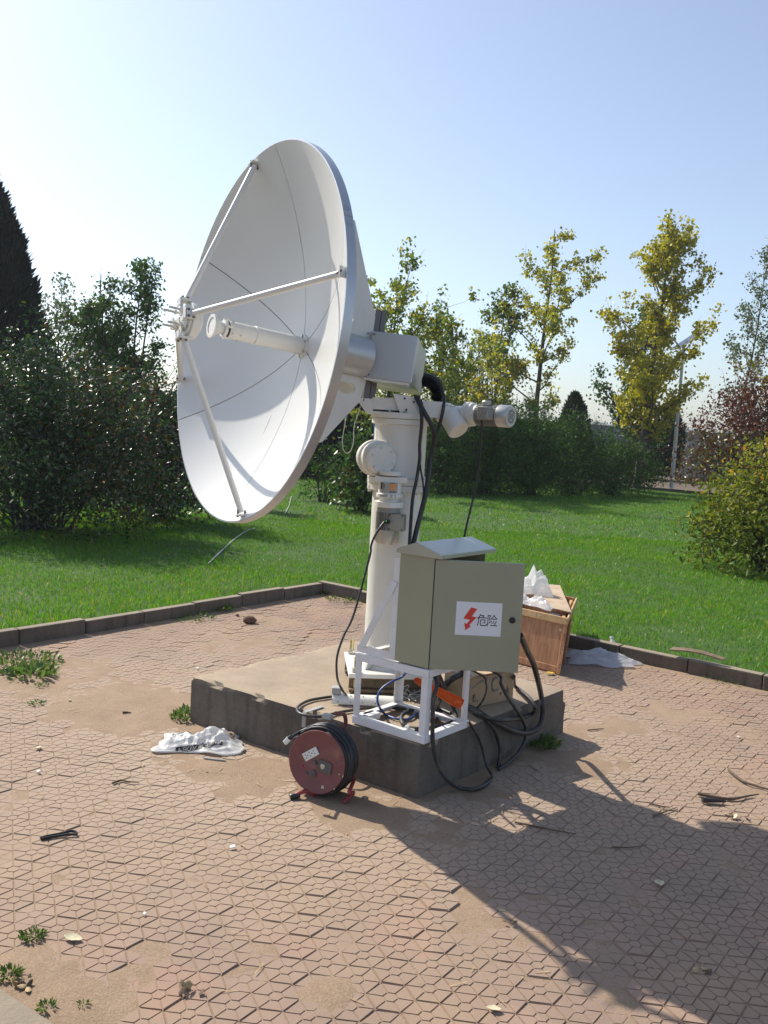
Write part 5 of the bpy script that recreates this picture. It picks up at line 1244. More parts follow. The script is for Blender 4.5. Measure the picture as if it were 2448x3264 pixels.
def conifer(name, label, base, H, prof, mat, seed, n, needle=.22, group=None, skirt=0.0, bark='bark_dark'):
    """dense column of upright sprays on a hidden trunk"""
    pl = Plant(seed); root = thing(name, label, 'conifer', (base[0], base[1], .06), group); axis_trunk(pl, base, H * .93, .10, (0, 0), 6, .0); pl.wood(root, bark, 'trunk')
    z = 1 - np.sqrt(pl.r.uniform(0, 1, n)); z = np.where(pl.r.uniform(0, 1, n) < .5, pl.r.uniform(0, 1, n), z); a = pl.r.uniform(0, 2 * math.pi, n)
    lump = 1 + .13 * np.sin(a * 5 + z * 13) * np.sin(z * 21 + a * 2) + .06 * np.sin(a * 11 + z * 40)
    rad = np.array([prof(t) for t in z]) * lump * np.where(pl.r.uniform(0, 1, n) < .7, pl.r.uniform(.88, 1.03, n), np.sqrt(pl.r.uniform(0, .9, n)))
    P = np.stack([base[0] + rad * np.cos(a), base[1] + rad * np.sin(a), .1 + skirt + z * (H - skirt)], 1); dirs = np.stack([np.cos(a) * .55, np.sin(a) * .55, np.ones(n) * 1.0], 1)
    foliage('crown', P, needle, mat, root, pl.r, .34, 0, None, dirs, .45); return root

# left side
conifer('cypress_tree', 'tall dark conical cypress cut by the left edge of the picture', (-9.05, 20), 6.35, lambda t: 1.95 * (1 - t) ** .72 * (1 - .25 * math.exp(-t * 14)), 'conifer_needle', 11, 26000, .24)
upright_tree('sapling', 'thin hazy sapling beside the dark cypress', 'tree', (-8.936, 24.000, 2.518), 4.9, (.1, 0), 'sapling_leaf', 'bark_pale', 12, 16, .085, 1500, .30, .20, .14, .035, rise=(.7, 1.5), ntw=4)
gt = Plant(21); gtb = (-5.168, 17.000, 1.819); root = thing('leafy_tree', 'many-stemmed green tree between the left bush and the dish', 'tree', (gtb[0], gtb[1], .06)); S_ = []
for k, (dx, H_, l_) in enumerate([(-.35, 3.6, -.35), (-.1, 4.0, -.1), (.12, 4.35, .25), (.3, 3.9, .55), (.0, 3.3, -.55), (.2, 3.4, .0), (-.25, 3.1, .2)]):
    T = axis_trunk(gt, (gtb[0] + dx, gtb[1] + gt.r.normal() * .25), H_, .035, (l_, gt.r.normal() * .2), 12, .03); S_.append((T, .8, 1.))
    for j in range(15):
        f = gt.r.uniform(.28, .97); x = f * 12; i = int(x); p = T[i]; a = gt.r.uniform(0, 6.28); L = .75 * (1.1 - f) + .28; B = gt.limb(p, (math.cos(a), math.sin(a), gt.r.uniform(.2, .9)), L * gt.r.uniform(.6, 1.3), .010, .003, 6, .3, .12); S_.append((B, .2, 1.))
        for t in gt.twigs(B, .3, .95, 3, L * .4, .8, .2): S_.append((t, .1, 1.))
P = np.concatenate([gt.along(s_[0], 34, .075, s_[1], s_[2])[0] for s_ in S_]); gt.wood(root, 'bark_dark', 'stems', seg=5)
foliage('crown', P, .085, 'green_tree_leaf', root, gt.r, .5, .35, np.clip(gt.r.normal(.42, .22, len(P)) + np.where((P[:, 2] < 2.2) & (gt.r.uniform(0, 1, len(P)) < .25), .5, 0), 0, 1))
def bush_tint(P, r_): return np.clip(r_.normal(.38, .2, len(P)) + np.where((P[:, 0] > -3.6) & (r_.uniform(0, 1, len(P)) < .28), .55, 0) + np.where(r_.uniform(0, 1, len(P)) < .05, .5, 0), 0, 1)
shrub('flowering_bush', 'big dark glossy-leaved bush filling the left edge of the lawn', 'bush', (-4.25, 10.9), 1.75, 1.5, 2.35, 'bush_leaf', 31, 90, .062, 34000, spread=.9, sig=.07, shoots=26, tint_fn=bush_tint, thin=.25, fill=.42)
shrub('flowering_bush', 'lower reddish part-bare bush beside the big left bush', 'bush', (-3.2, 12.6), .95, .9, 2.0, 'bush_leaf', 32, 46, .075, 7000, shoots=4, tint_fn=bush_tint, thin=.3, fill=.3)
# between dish and pedestal
shrub('twiggy_shrub', 'thin twiggy shrub seen between the dish rim and the pedestal', 'shrub', (-1.168, 17.000, 0.365), .55, .5, 1.25, 'hedge_leaf', 33, 16, .075, 700, shoots=0, thin=.35, fill=.15)
shrub('leafy_shrub', 'bright leafy shrub just left of the white pedestal', 'shrub', (-0.407, 15.500, 0.511), .50, .5, 1.55, 'green_tree_leaf', 34, 26, .095, 2300, shoots=2, thin=.2, fill=.35, aspect=.6)
# trees behind and right
def mid_tint(P, r_): return r_.normal(.48, .25, len(P))
mt_ = lambda f: (1 - f) ** .55 * (.45 + .9 * min(1, f * 2.2))
upright_tree('yellowing_tree', 'yellow-green tree crowning just right of the dish rim', 'tree', (-0.007, 22.000, 0.086), 4.95, (.1, 0), 'mid_tree_leaf', 'bark_dark', 41, 20, .085, 6000, .16, .34, .085, .07, mid_tint, (.4, 1.0), prof=mt_)
upright_tree('yellowing_tree', 'lower spreading yellow-green tree above the housing box', 'tree', (1.100, 23.000, 0.079), 4.3, (.1, 0), 'mid_tree_leaf', 'bark_dark', 42, 20, .085, 5600, .15, .36, .09, .06, mid_tint, (.25, .9), prof=mt_)
upright_tree('green_tree', 'slim green tree left of the loose ginkgo', 'tree', (3.263, 29.000, -0.213), 6.2, (.35, 0), 'mid_tree_leaf', 'bark', 43, 20, .095, 4600, .22, .23, .09, .06, lambda P, r_: np.where(P[:, 2] < 4.0, r_.normal(.75, .2, len(P)), r_.normal(.2, .15, len(P))), (.5, 1.2))
# ginkgos
def g1_tint(P, r_): return r_.normal(.66, .24, len(P))
upright_tree('ginkgo_tree', 'tall loose yellow-green ginkgo behind the elevation motor', 'tree', (4.483, 28.000, -0.076), 7.75, (.30, 0), 'ginkgo_green_leaf', 'bark', 51, 22, .092, 7200, .15, .30, .085, .10, g1_tint, (.2, .85), ntw=5, tw=.42, prof=lambda f: (1 - f) ** .75 * (.7 + .5 * min(1, f * 2)))
upright_tree('ginkgo_tree', 'dense golden ginkgo standing in front of the solar lamp', 'tree', (7.671, 27.300, 0.151), 7.65, (.40, 0), 'ginkgo_leaf', 'bark', 52, 36, .10, 14500, .17, .148, .10, .13, lambda P, r_: np.clip(r_.normal(.40, .22, len(P)), 0, 1), (.6, 1.3), prof=lambda f: (.55 + .75 * math.sin(min(1, f * 1.05) * math.pi) ** .8) * (1 - f * .35))
upright_tree('green_tree', 'green tree half hidden behind the golden ginkgo', 'tree', (8.027, 30.000, -0.015), 6.0, (.2, 0), 'green_tree_leaf', 'bark', 53, 24, .10, 6500, .2, .22, .12, .08, lambda P, r_: r_.normal(.3, .15, len(P)), (.5, 1.1))
upright_tree('sapling', 'tall thin-leaved sapling against the sky at far right', 'tree', (11.783, 31.000, 0.127), 8.5, (.8, 0), 'sapling_leaf', 'bark_pale', 54, 26, .085, 2900, .28, .19, .10, .055, lambda P, r_: r_.normal(.25, .2, len(P)), (.7, 1.4), ntw=5)
upright_tree('yellow_tree', 'yellow tree just entering at the right edge', 'tree', (12.121, 26.000, 0.490), 5.4, (0, 0), 'ginkgo_leaf', 'bark', 55, 24, .10, 4200, .2, .26, .15, .08, None, (.4, 1.1), prof=mt_)
# willow: hanging strands
wl = Plant(61); wb = (2.506, 34.000, -0.599); root = thing('willow_tree', 'drooping grey-green willow seen beyond the housing box', 'tree', (wb[0], wb[1], .06)); T = axis_trunk(wl, wb, 4.2, .16, (.1, 0), 10, .04); Ps = []; Ds_ = []
for k in range(30):
    a = wl.r.uniform(0, 6.28); B = wl.limb(T[wl.r.integers(4, 10)], (math.cos(a), math.sin(a), wl.r.uniform(.5, 1.4)), wl.r.uniform(1.0, 2.2), .03, .01, 7, -.2, .1)
    for j in range(14):
        p = B[wl.r.integers(2, len(B))]; Ln = wl.r.uniform(1.0, 2.9); n = int(Ln * 15); t = np.linspace(0, 1, n)[:, None]; sway = wl.r.normal(size=(1, 3)) * np.array([.25, .25, 0])
        Ps.append(p + sway * t + np.array([[0, 0, -1]]) * t * Ln * np.minimum(1, .3 + t) + wl.r.normal(size=(n, 3)) * .03); 
P = np.concatenate(Ps); P = P[P[:, 2] > .4]; wl.wood(root, 'bark_dark', 'trunk'); foliage('crown', P, .15, 'willow_leaf', root, wl.r, .22, 0, None, np.tile(np.array([[0, 0, -1.]]), (len(P), 1)), .35)
# hedge of mixed shrubs along the lawn
HEDGE_X = [1.33, 2.42, 3.55, 4.78, 6.05, 0.59, 3.94, 8.05]
for k, (px, Y, rx, H_, n, lab) in enumerate([
        (955, 21.0, 1.15, 1.75, 6500, 'dark shrub right beside the pedestal at the lawn edge'), (1050, 21.5, 1.25, 2.25, 8500, 'dark shrub under the elevation motor at the lawn edge'),
        (1145, 22.0, 1.25, 2.15, 8000, 'dark shrub at the lawn edge below the loose ginkgo'), (1235, 23.0, 1.25, 2.05, 7500, 'dark shrub with upright shoots in front of the small green cypress'),
        (1320, 24.0, 1.2, 1.75, 6000, 'dark shrub at the lawn edge left of the golden ginkgo trunk'), (880, 24.0, 1.5, 1.9, 5500, 'dark shrub behind the white pedestal'), (1120, 26.5, 1.6, 2.5, 6500, 'tall shrub behind the row at the lawn edge'), (1375, 29.0, 1.1, 1.5, 3600, 'low shrub just behind the golden ginkgo trunk')]):
    shrub('hedge_shrub', lab, 'shrub', (HEDGE_X[k], Y), rx, 1.0, H_, 'hedge_leaf', 70 + k, 46, .085, n, shoots=9 if k in (1, 2, 3) else 2, thin=.2, fill=.5, group='shrubs along the far side of the lawn')
conifer('small_cypress', 'small green cone-shaped cypress above the shrub row', (6.137, 30.000, -0.121), 2.85, lambda t: .85 * (1 - t) ** .6, 'conifer_green', 81, 6500, .15)
conifer('clipped_evergreen', 'dark rounded evergreen behind the golden ginkgo trunk', (11.039, 37.000, -0.232), 2.75, lambda t: 1.0 * (1 - abs(t * 1.25 - .55) ** 2.2) if t < .95 else .5, 'conifer_needle', 82, 9000, .2)
conifer('clipped_evergreen', 'dark evergreen mass behind the lower edge of the dish', (-1.096, 24.000, 0.012), 2.1, lambda t: 1.5 * (1 - t) ** .4, 'conifer_needle', 83, 7000, .2)
def red_tint(P, r_): return np.clip(np.where((P[:, 2] < 1.9) & (r_.uniform(0, 1, len(P)) < .55), .97, r_.normal(.45, .22, len(P))), 0, 1)
shrub('red_leaf_tree', 'dark red leaved spreading tree at the right', 'tree', (9.295, 22.500, 0.572), 2.05, 1.9, 3.35, 'red_leaf', 91, 70, .085, 17000, shoots=8, tint_fn=red_tint, low=.45, skirt=.32, thin=.3, fill=.5, stem_r=.022, aspect=.6)
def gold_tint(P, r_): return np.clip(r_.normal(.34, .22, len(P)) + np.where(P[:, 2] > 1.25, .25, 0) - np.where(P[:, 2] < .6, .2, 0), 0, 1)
shrub('golden_shrub', 'golden-green shrub on the lawn at the right edge', 'shrub', (4.78, 10.75), 1.05, 1.0, 1.66, 'golden_shrub_leaf', 92, 80, .078, 11000, shoots=30, tint_fn=gold_tint, thin=.2, fill=.5, aspect=.42)

# ------------------------------------------------------------------ boundary wall, posts, street lamp, far trees
def wall_run(name, label, p, q_, h, th_, mat, cat='wall', cap=True):
    p = Vector((*p, 0)); q_ = Vector((*q_, 0)); d = (q_ - p).normalized(); n = Vector((-d.y, d.x, 0)) * th_
    root = thing(name, label, cat, tuple(p)); MB().prism([p - n - Z * .06, q_ - n - Z * .06, q_ + n - Z * .06, p + n - Z * .06], Z * (h + .06)).build('wall_panel', mat, root)
    if cap: MB().prism([p - n * 1.3 + Z * (h + .001), q_ - n * 1.3 + Z * (h + .001), q_ + n * 1.3 + Z * (h + .001), p + n * 1.3 + Z * (h + .001)], Z * .07).build('coping', mat, root)
    k = 0; L = (q_ - p).length; x = 2.0
    while x < L - 1:
        c = p + d * x - n * 1.2; MB().box(c + Z * (h / 2), (.3, .05, h - .02), (d, n.normalized(), Z)).build('pilaster', mat, root); x += 4.0
    return root
wall_run('boundary_wall', 'long dark plastered boundary wall behind the trees', xy(12, -12.6), xy(-60, -12.6), 2.05, .12, 'wall_plaster')
# earth bank and rough grass are part of the ground; solar street lamp
lb = Vector(((9.140, 28.600, 0.188)[0], 28.6, 0)); lt = Vector((9.139, 28.600, 4.565))
lamp = thing('solar_street_lamp', 'grey solar street lamp with tilted panel by the golden ginkgo', 'street lamp', (lb.x, lb.y, 0))
MB().cyl(lb, lt, .068, .045, 20).build('pole', 'lamp_pole', lamp, smooth=50); MB().cyl(lb, lb + Z * .04, .17, seg=20).build('base_flange', 'lamp_pole', lamp)
MB().tube([lt - Z * .35, lt + Vector((-.14, -.05, -.06)), lt + Vector((-.34, -.1, .16))], .028, 8).build('arm', 'lamp_pole', lamp, smooth=60)
hd = lt + Vector((-.44, -.12, .20)); MB().lathe(hd + Vector((-.30, 0, .03)), Vector((1, .1, -.1)), [(0, .02), (.04, .07), (.2, .09), (.42, .06), (.46, .02)], 16).build('lamp_head', 'lamp_pole', lamp, smooth=50)
pc = lt + Vector((.16, 0, .22)); px_ = Vector((.80, .15, .58)).normalized(); py_ = Vector((-.15, 1, 0)).normalized(); pz_ = px_.cross(py_)
MB().box(pc, (1.15, .70, .035), (px_, py_, pz_)).build('solar_panel', 'lamp_pole', lamp); MB().box(pc + pz_ * .02, (1.1, .65, .008), (px_, py_, pz_)).build('panel_cells', 'solar_panel', lamp); MB().cyl(lt - Z * .02, pc, .03, seg=10).build('panel_bracket', 'lamp_pole', lamp)
ub = (15.665, 62.000, 1.737); mb = MB(); mb.cyl((ub[0], 62, -.06), (ub[0] + .15, 62, 4.1), .12, .09, 10); o = mb.build('utility_pole', 'timber_pole', None, root=(ub[0], 62, 0), smooth=50); tag(o, 'thin dark timber pole standing far beyond the wall', 'pole')
fb = Vector(((13.745, 40.000, 0.240)[0], 40, 0)); wall_run('pale_wall', 'short pale wall glimpsed behind the lamp pole', (fb.x - .9, 40.5), (fb.x + 4.5, 39), 1.75, .1, 'wall_pale', cap=False)
# distant tree belt, too far to tell the trees apart
r_ = np.random.default_rng(5); n = 24000; x = r_.uniform(-150, 190, n); h_ = 2.2 + 3.4 * fbm(x * .045, x * 0, 2) ; zz_ = h_ * np.sqrt(r_.uniform(0, 1, n)); P = np.stack([x, 250 + r_.normal(size=n) * 6, zz_], 1)
stuff(tag(foliage('distant_tree_belt', P, 1.1, 'far_foliage', None, r_, .8, .1), 'pale distant belt of trees along the horizon', 'trees'))

# ------------------------------------------------------------------ grass
r_ = np.random.default_rng(9)
def grass(n, y0, y1, hmin, hmax, w, name):
    y = np.sqrt(r_.uniform(y0 ** 2, y1 ** 2, n)); x = r_.uniform(-.72, .68, n) * (y + 1.0)
    a, b = ab(x, y); ok = ((a < -.072) | (b < -.072)) & (a > -19.8) & (b > -10.8); x, y, a, b = x[ok], y[ok], a[ok], b[ok]
    pat = fbm(x * 1.3, y * 1.3, 41, 3); k = r_.uniform(0, 1, len(x)) < .35 + 1.1 * pat; x, y, a, b, pat = x[k], y[k], a[k], b[k], pat[k]
    n = len(x); z = lawn_z(x, y) - .01; dist = np.minimum(np.abs(a + .1), np.abs(b + .1)); tall = 1 + .5 * np.exp(-dist / .3) * (r_.uniform(0, 1, n) < .3)
    h = r_.uniform(hmin, hmax, n) * (.65 + .7 * pat) * tall; ang = r_.uniform(0, 2 * np.pi, n); lean = np.abs(r_.normal(0, .45, n)) + .1; la = r_.uniform(0, 2 * np.pi, n)
    B = np.stack([x, y, z], 1); sx = np.stack([np.cos(ang), np.sin(ang), np.zeros(n)], 1) * (w * r_.uniform(.6, 1.3, n))[:, None]
    ld = np.stack([np.cos(la) * lean, np.sin(la) * lean, np.ones(n)], 1) * h[:, None]; md = np.stack([np.cos(la) * lean * .35, np.sin(la) * lean * .35, np.full(n, .6)], 1) * h[:, None]
    V = np.stack([B - sx, B + sx, B + md + sx * .75, B + md - sx * .75, B + ld * np.array([1, 1, .92])], 1).reshape(-1, 3); i = np.arange(n) * 5
    Q = np.stack([i, i + 1, i + 2, i + 3], 1); T = np.stack([i + 3, i + 2, i + 4], 1)
    t = np.clip(r_.normal(.42, .2, n) + .5 * (pat - .5) + np.where(r_.uniform(0, 1, n) < .035, .6, 0), 0, 1)
    return stuff(tag(fast_mesh(name, V, Q, 'grass_blade', np.repeat(t, 5), None, T), {'lawn_grass': 'bright green lawn grass near the kerb of the paved pad', 'far_lawn_grass': 'green lawn grass reaching back to the shrubs'}[name], 'grass'))
grass(400000, 5.2, 13.5, .026, .056, .0026, 'lawn_grass')
grass(350000, 13.0, 31, .03, .062, .0056, 'far_lawn_grass')
# pale hose across the lawn
def on_lawn(x, y): return (x, y, float(lawn_z(np.array([x]), np.array([y]))[0]) + .010)
for lab, pts in (('pale hose end lying on the lawn left of the pedestal', [(-1.759, 9.011, 0.100), (-1.784, 9.767, 0.100), (-1.814, 10.833, 0.100), (-1.810, 11.693, 0.100), (-1.748, 12.095, 0.100)]), ('pale hose stretch on the lawn below the dish rim', [(-1.580, 14.241, 0.100), (-1.661, 15.505, 0.100), (-1.843, 17.626, 0.100)])):
    P = [Vector(on_lawn(p[0], p[1])) for p in pts]; o = MB().tube(P, .009, 8, 5).build('hose', 'hose_white', None, root=tuple(P[0] - Z * .014), smooth=60); tag(o, lab, 'hose')

# ------------------------------------------------------------------ weeds and litter
def weed(label, c, rad, h, n, seed, leaf=.035, mat='weed_leaf', blades=False, aspect=.42, flat=.5):
    rr = np.random.default_rng(seed); m_ = n; a = rr.uniform(0, 6.28, m_); q = np.sqrt(rr.uniform(0, 1, m_)) * rad
    z0 = float(dirt_h(np.array([c[0]]), np.array([c[1]]))[0]) if ab(c[0], c[1])[0] > 0 else .0
    P = np.stack([c[0] + q * np.cos(a), c[1] + q * np.sin(a), max(z0, 0) + rr.uniform(.0, 1, m_) ** 1.5 * h * (1 - q / rad * .6) + .002], 1)
    dirs = np.stack([np.cos(a) * flat * 1.6, np.sin(a) * flat * 1.6, np.full(m_, .9)], 1)
    sz = leaf * rr.uniform(.6, 1.4, m_); V, T = leaf_verts(P, sz, aspect, rr, 0, dirs, spread=.55); root_ = np.array([c[0], c[1], 0])
    o = fast_mesh('weed', V - root_, None, mat, np.repeat(np.clip(rr.normal(.45, .25, m_), 0, 1), 4), None, T, tuple(root_)); return tag(o, label, 'weed', 'weeds in the paving')
W_LIST = [('large leafy weed patch at the left edge of the paving', (-2.203, 5.399, 0.000), .30, .07, 420, .055), ('long-leaved weed at the front of the left weed patch', (-2.028, 5.171, 0.000), .16, .07, 90, .09), ('grey-green weed tuft against the plinth corner', (-0.975, 4.579, 0.000), .085, .10, 110, .055),
    ('weed clump under the left kerb below the dish', (-1.707, 6.938, 0.000), .13, .10, 150, .045), ('trailing weed at the foot of the left kerb', (-1.465, 6.939, 0.000), .22, .04, 170, .038), ('weed clump near the far corner of the kerb', (-1.293, 7.244, 0.000), .12, .10, 130, .045),
    ('small weed at the kerb foot left of middle', (-2.029, 6.470, 0.000), .14, .04, 90, .035), ('tiny weed at the left end of the kerb foot', (-2.484, 5.995, 0.000), .10, .06, 90, .04), ('pair of weed sprigs on the kerb foot at left', (-1.972, 6.657, 0.000), .08, .07, 50, .04),
    ('dry weed tuft growing between pavers at lower left', (-0.990, 2.559, 0.000), .055, .035, 110, .032), ('leafy weed by the kerb in the bottom left corner', (-0.977, 2.360, -0.000), .05, .04, 60, .04), ('small weed in the bottom left soil', (-0.732, 2.256, 0.000), .022, .02, 24, .022),
    ('weed with toothed leaves at the bottom left kerb', (-0.824, 2.234, 0.000), .035, .03, 30, .034), ('weeds in the far corner of the kerb behind the pedestal', (-0.522, 8.314, 0.000), .22, .10, 200, .045), ('creeping weeds along the far kerb left of the pedestal', (-0.308, 7.951, 0.000), .2, .05, 150, .04),
    ('dark grass tuft in the shade by the plinth side', (0.866, 4.475, 0.000), .11, .08, 160, .06), ('weeds along the right kerb by the fallen leaves', (2.401, 5.985, 0.000), .20, .05, 120, .035), ('tiny sprig on the pavers left of the plinth', (-1.808, 4.675, -0.000), .05, .03, 40, .03), ('short dry sprig in the soil near the left weeds', (-1.891, 4.972, 0.000), .04, .04, 30, .03)]
for k, (lab, c, rad, h, n, lf) in enumerate(W_LIST): weed(lab, c, rad * (.62 if 9 <= k <= 12 else .85), h * (.4 if 9 <= k <= 12 else .55), int(n * 1.5), 200 + k, lf * (.42 if 9 <= k <= 12 else .55))
def dead_leaf(label, c, L, W, mat, seed, group=None, rot=None):
    rr = random.Random(seed); a = rr.uniform(0, 6.28) if rot is None else rot; X = Vector((math.cos(a), math.sin(a), rr.uniform(-.1, .1))); Y = Vector((-math.sin(a), math.cos(a), rr.uniform(-.1, .1))); n = 7; vs = []; fs = []
    for i in range(n + 1):
        t = i / n; w = W * math.sin(math.pi * min(1, t * 1.02 + .02)) ** .75
        for j in (-1, 0, 1): vs.append(Vector(c) + X * (L * (t - .5)) + Y * (w * j * .5) + Z * (.006 + .15 * L * (t - .5) ** 2 * 2 + abs(j) * w * .18 + rr.uniform(0, .002)))
    for i in range(n):
        for j in (0, 1): q_ = i * 3 + j; fs.append((q_, q_ + 3, q_ + 4, q_ + 1))
    o = MB().add(vs, fs).build('fallen_leaf', mat, None, root=tuple(c), smooth=60); return tag(o, label, 'leaf', group)
dead_leaf('pale oval fallen leaf on the pavers at lower left', (-0.864, 2.553, 0.000), .060, .034, 'dry_leaf_pale', 1, rot=-.15); dead_leaf('pale green fallen leaf in the sun at bottom middle', (0.381, 2.333, 0.000), .042, .026, 'dry_leaf_pale', 2)
dead_leaf('yellow curled leaf against the foot of the crate', (1.168, 5.839, 0.000), .07, .05, 'dry_leaf_yellow', 3, rot=.1); dead_leaf('large pale leaf lying in the dish shadow', (1.068, 3.090, 0.000), .055, .035, 'dry_leaf_pale', 4)
rr = random.Random(3)
spots = [((1.984, 6.444, 0.000), 'dry_leaf'), ((2.017, 6.318, 0.000), 'dry_leaf_pale'), ((2.086, 6.354, 0.000), 'dry_leaf'), ((2.137, 6.257, 0.000), 'dry_leaf_yellow'), ((2.200, 6.207, 0.000), 'dry_leaf_pale'), ((2.280, 6.140, 0.000), 'dry_leaf'), ((2.365, 6.097, 0.000), 'dry_leaf_pale'), ((2.449, 5.995, 0.000), 'dry_leaf'), ((2.538, 5.917, 0.000), 'dry_leaf'), ((1.592, 6.815, 0.000), 'dry_leaf'), ((1.653, 6.752, 0.000), 'dry_leaf_pale'), ((1.705, 6.715, 0.000), 'dry_leaf'), ((1.514, 6.622, 0.000), 'dry_leaf'), ((1.719, 6.620, 0.000), 'dry_leaf')]
place = ['at the wrap end', 'second from the wrap', 'third from the wrap', 'yellow one by the kerb', 'pale one mid kerb', 'brown one mid kerb', 'pale one near the right weeds', 'brown one among the right weeds', 'at the right end', 'in the crate shade', 'pale one in the crate shade', 'near the bottle', 'closest to the crate', 'just left of the bottle']
for k, (c, m_) in enumerate(spots): dead_leaf('fallen leaf along the right kerb, ' + place[k], c, rr.uniform(.04, .07), rr.uniform(.025, .04), m_, 20 + k, 'fallen leaves along the right kerb')
for k, (c, lab) in enumerate([((-2.211, 6.094, 0.000), 'white paper scrap by the left kerb'), ((-1.446, 3.772, 0.000), 'white pebble-like scrap on the pavers at left'), ((-1.552, 4.044, 0.000), 'pale torn leaf on the pavers at left'), ((-1.119, 5.505, 0.000), 'small white scrap behind the plinth corner'), ((-0.493, 3.182, 0.000), 'white rectangular scrap on the pavers below the reel'), ((-0.690, 2.705, -0.000), 'tiny white chip on the lower left pavers'), ((-1.655, 4.747, 0.000), 'pale scrap in the soil left of the bag'), ((2.005, 4.757, 0.000), 'white pebble on the sunny pavers at right'), ((-1.306, 7.310, 0.000), 'pale scrap at the kerb foot near the far corner'), ((-1.526, 7.216, 0.000), 'pale rag scrap at the left kerb foot'), ((-1.688, 6.759, 0.000), 'white scrap below the kerb weeds')]):
    s_ = rr.uniform(.006, .011) * (2 if k in (0, 2, 9) else 1); a = rr.uniform(0, 6); X = Vector((math.cos(a), math.sin(a), .1)); Y = Vector((-math.sin(a), math.cos(a), .25)); C = Vector(c) + Z * .007
    mb = MB(); mb.prism([C - X * s_ - Y * s_ * .5, C + X * s_ * .9 - Y * s_ * .6, C + X * s_ * 1.1 + Y * s_ * .5, C + Y * s_ * .75, C - X * s_ * .8 + Y * s_ * .55], Z * .004); loose('paper_scrap', lab, 'scrap', mb, 'dry_leaf_pale' if k in (2, 6) else 'paper_white', tuple(c))
def stick(label, pts, r, mat='twig', name='twig'):
    P = [Vector(p) + Z * (r + .003) for p in pts]; o = MB().tube(P, r, 7, 5, radii=[r, r * .8, r * .35]).build(name, mat, None, root=tuple(pts[0]), smooth=60); return tag(o, label, 'twig')
stick('forked twig on the sunny pavers at the far right', [(1.757, 4.245, 0.000), (1.773, 4.113, 0.000), (1.818, 4.061, 0.000), (1.859, 4.028, 0.000), (1.910, 3.995, 0.000)], .007); stick('long split twig in the sun above the shadow', [(1.497, 3.928, 0.000), (1.570, 3.895, 0.000), (1.640, 3.889, 0.000), (1.719, 3.929, 0.000), (1.787, 3.960, -0.000)], .0085)
stick('thick dark bark piece beside the split twig', [(1.487, 3.847, 0.000), (1.545, 3.849, 0.000), (1.592, 3.845, 0.000)], .013, 'rubbish_dark', 'bark_piece'); stick('thin twig crossing the shadow edge', [(1.216, 3.666, 0.000), (1.284, 3.719, 0.000), (1.352, 3.772, 0.000)], .004); stick('thin twig at the upper shadow edge', [(1.238, 3.798, 0.000), (1.276, 3.778, 0.000), (1.319, 3.764, 0.000)], .004)
stick('long thin twig lying inside the shadow', [(0.607, 3.532, 0.000), (0.699, 3.498, 0.000), (0.775, 3.472, 0.000), (0.843, 3.454, 0.000)], .004); stick('dark twig in the middle of the shadow', [(0.963, 3.359, 0.000), (1.034, 3.364, 0.000), (1.107, 3.389, 0.000)], .003); stick('short twig near the plinth in the sun', [(1.174, 4.732, 0.000), (1.223, 4.756, 0.000), (1.272, 4.780, 0.000)], .004)
stick('dark curled twig on the pavers left of the reel', [(-1.096, 3.691, 0.000), (-1.071, 3.727, 0.000), (-1.038, 3.717, 0.000), (-0.990, 3.715, 0.000)], .005); stick('small dark twig in the soil left of the plinth', [(-1.321, 4.595, 0.000), (-1.300, 4.601, -0.000), (-1.277, 4.599, 0.000)], .006, 'rubbish_dark')
# black plastic strap at lower left
P = [Vector(p) + Z * .009 for p in ((-1.202, 3.165, 0.000), (-1.171, 3.192, 0.000), (-1.135, 3.214, 0.000), (-1.104, 3.235, 0.000), (-1.083, 3.212, 0.000), (-1.113, 3.206, 0.000), (-1.151, 3.187, 0.000), (-1.197, 3.160, 0.000))]
o = MB().tube(P, .0048, 6, 6).build('plastic_strap', 'plastic_black', None, root=(-1.151, 3.187, 0.000), smooth=60); tag(o, 'shiny black plastic strap folded on the lower left pavers', 'strap')
def lump(name, label, cat, c, r, mat, seed, sq=(1, 1, .7), group=None):
    import bmesh
    bm = bmesh.new(); bmesh.ops.create_icosphere(bm, subdivisions=3, radius=r); sv = Vector((seed, seed * 2, seed * 3))
    for v in bm.verts: n_ = v.co.normalized(); v.co = n_ * r * (1 + .28 * mnoise.noise(n_ * 1.6 + sv) + .16 * mnoise.noise(n_ * 4 + sv) + .08 * mnoise.noise(n_ * 9 + sv)); v.co = Vector((v.co.x * sq[0], v.co.y * sq[1], v.co.z * sq[2]))
    me = bpy.data.meshes.new(name); bm.to_mesh(me); bm.free(); me.materials.append(MATS[mat]); me.shade_smooth(); o = bpy.data.objects.new(name, me); col.objects.link(o); o.location = (c[0], c[1], max(c[2], 0) + r * sq[2] * .8); return tag(o, label, cat, group)
lump('earth_clod', 'brown earth clod on the pavers below the dish', 'clod', (-1.001, 6.855, 0.000), .042, 'clod', 3, (1.25, .9, .75)); lump('earth_clod', 'small brown clod near the left kerb', 'clod', (-1.131, 7.070, 0.000), .014, 'clod', 4)
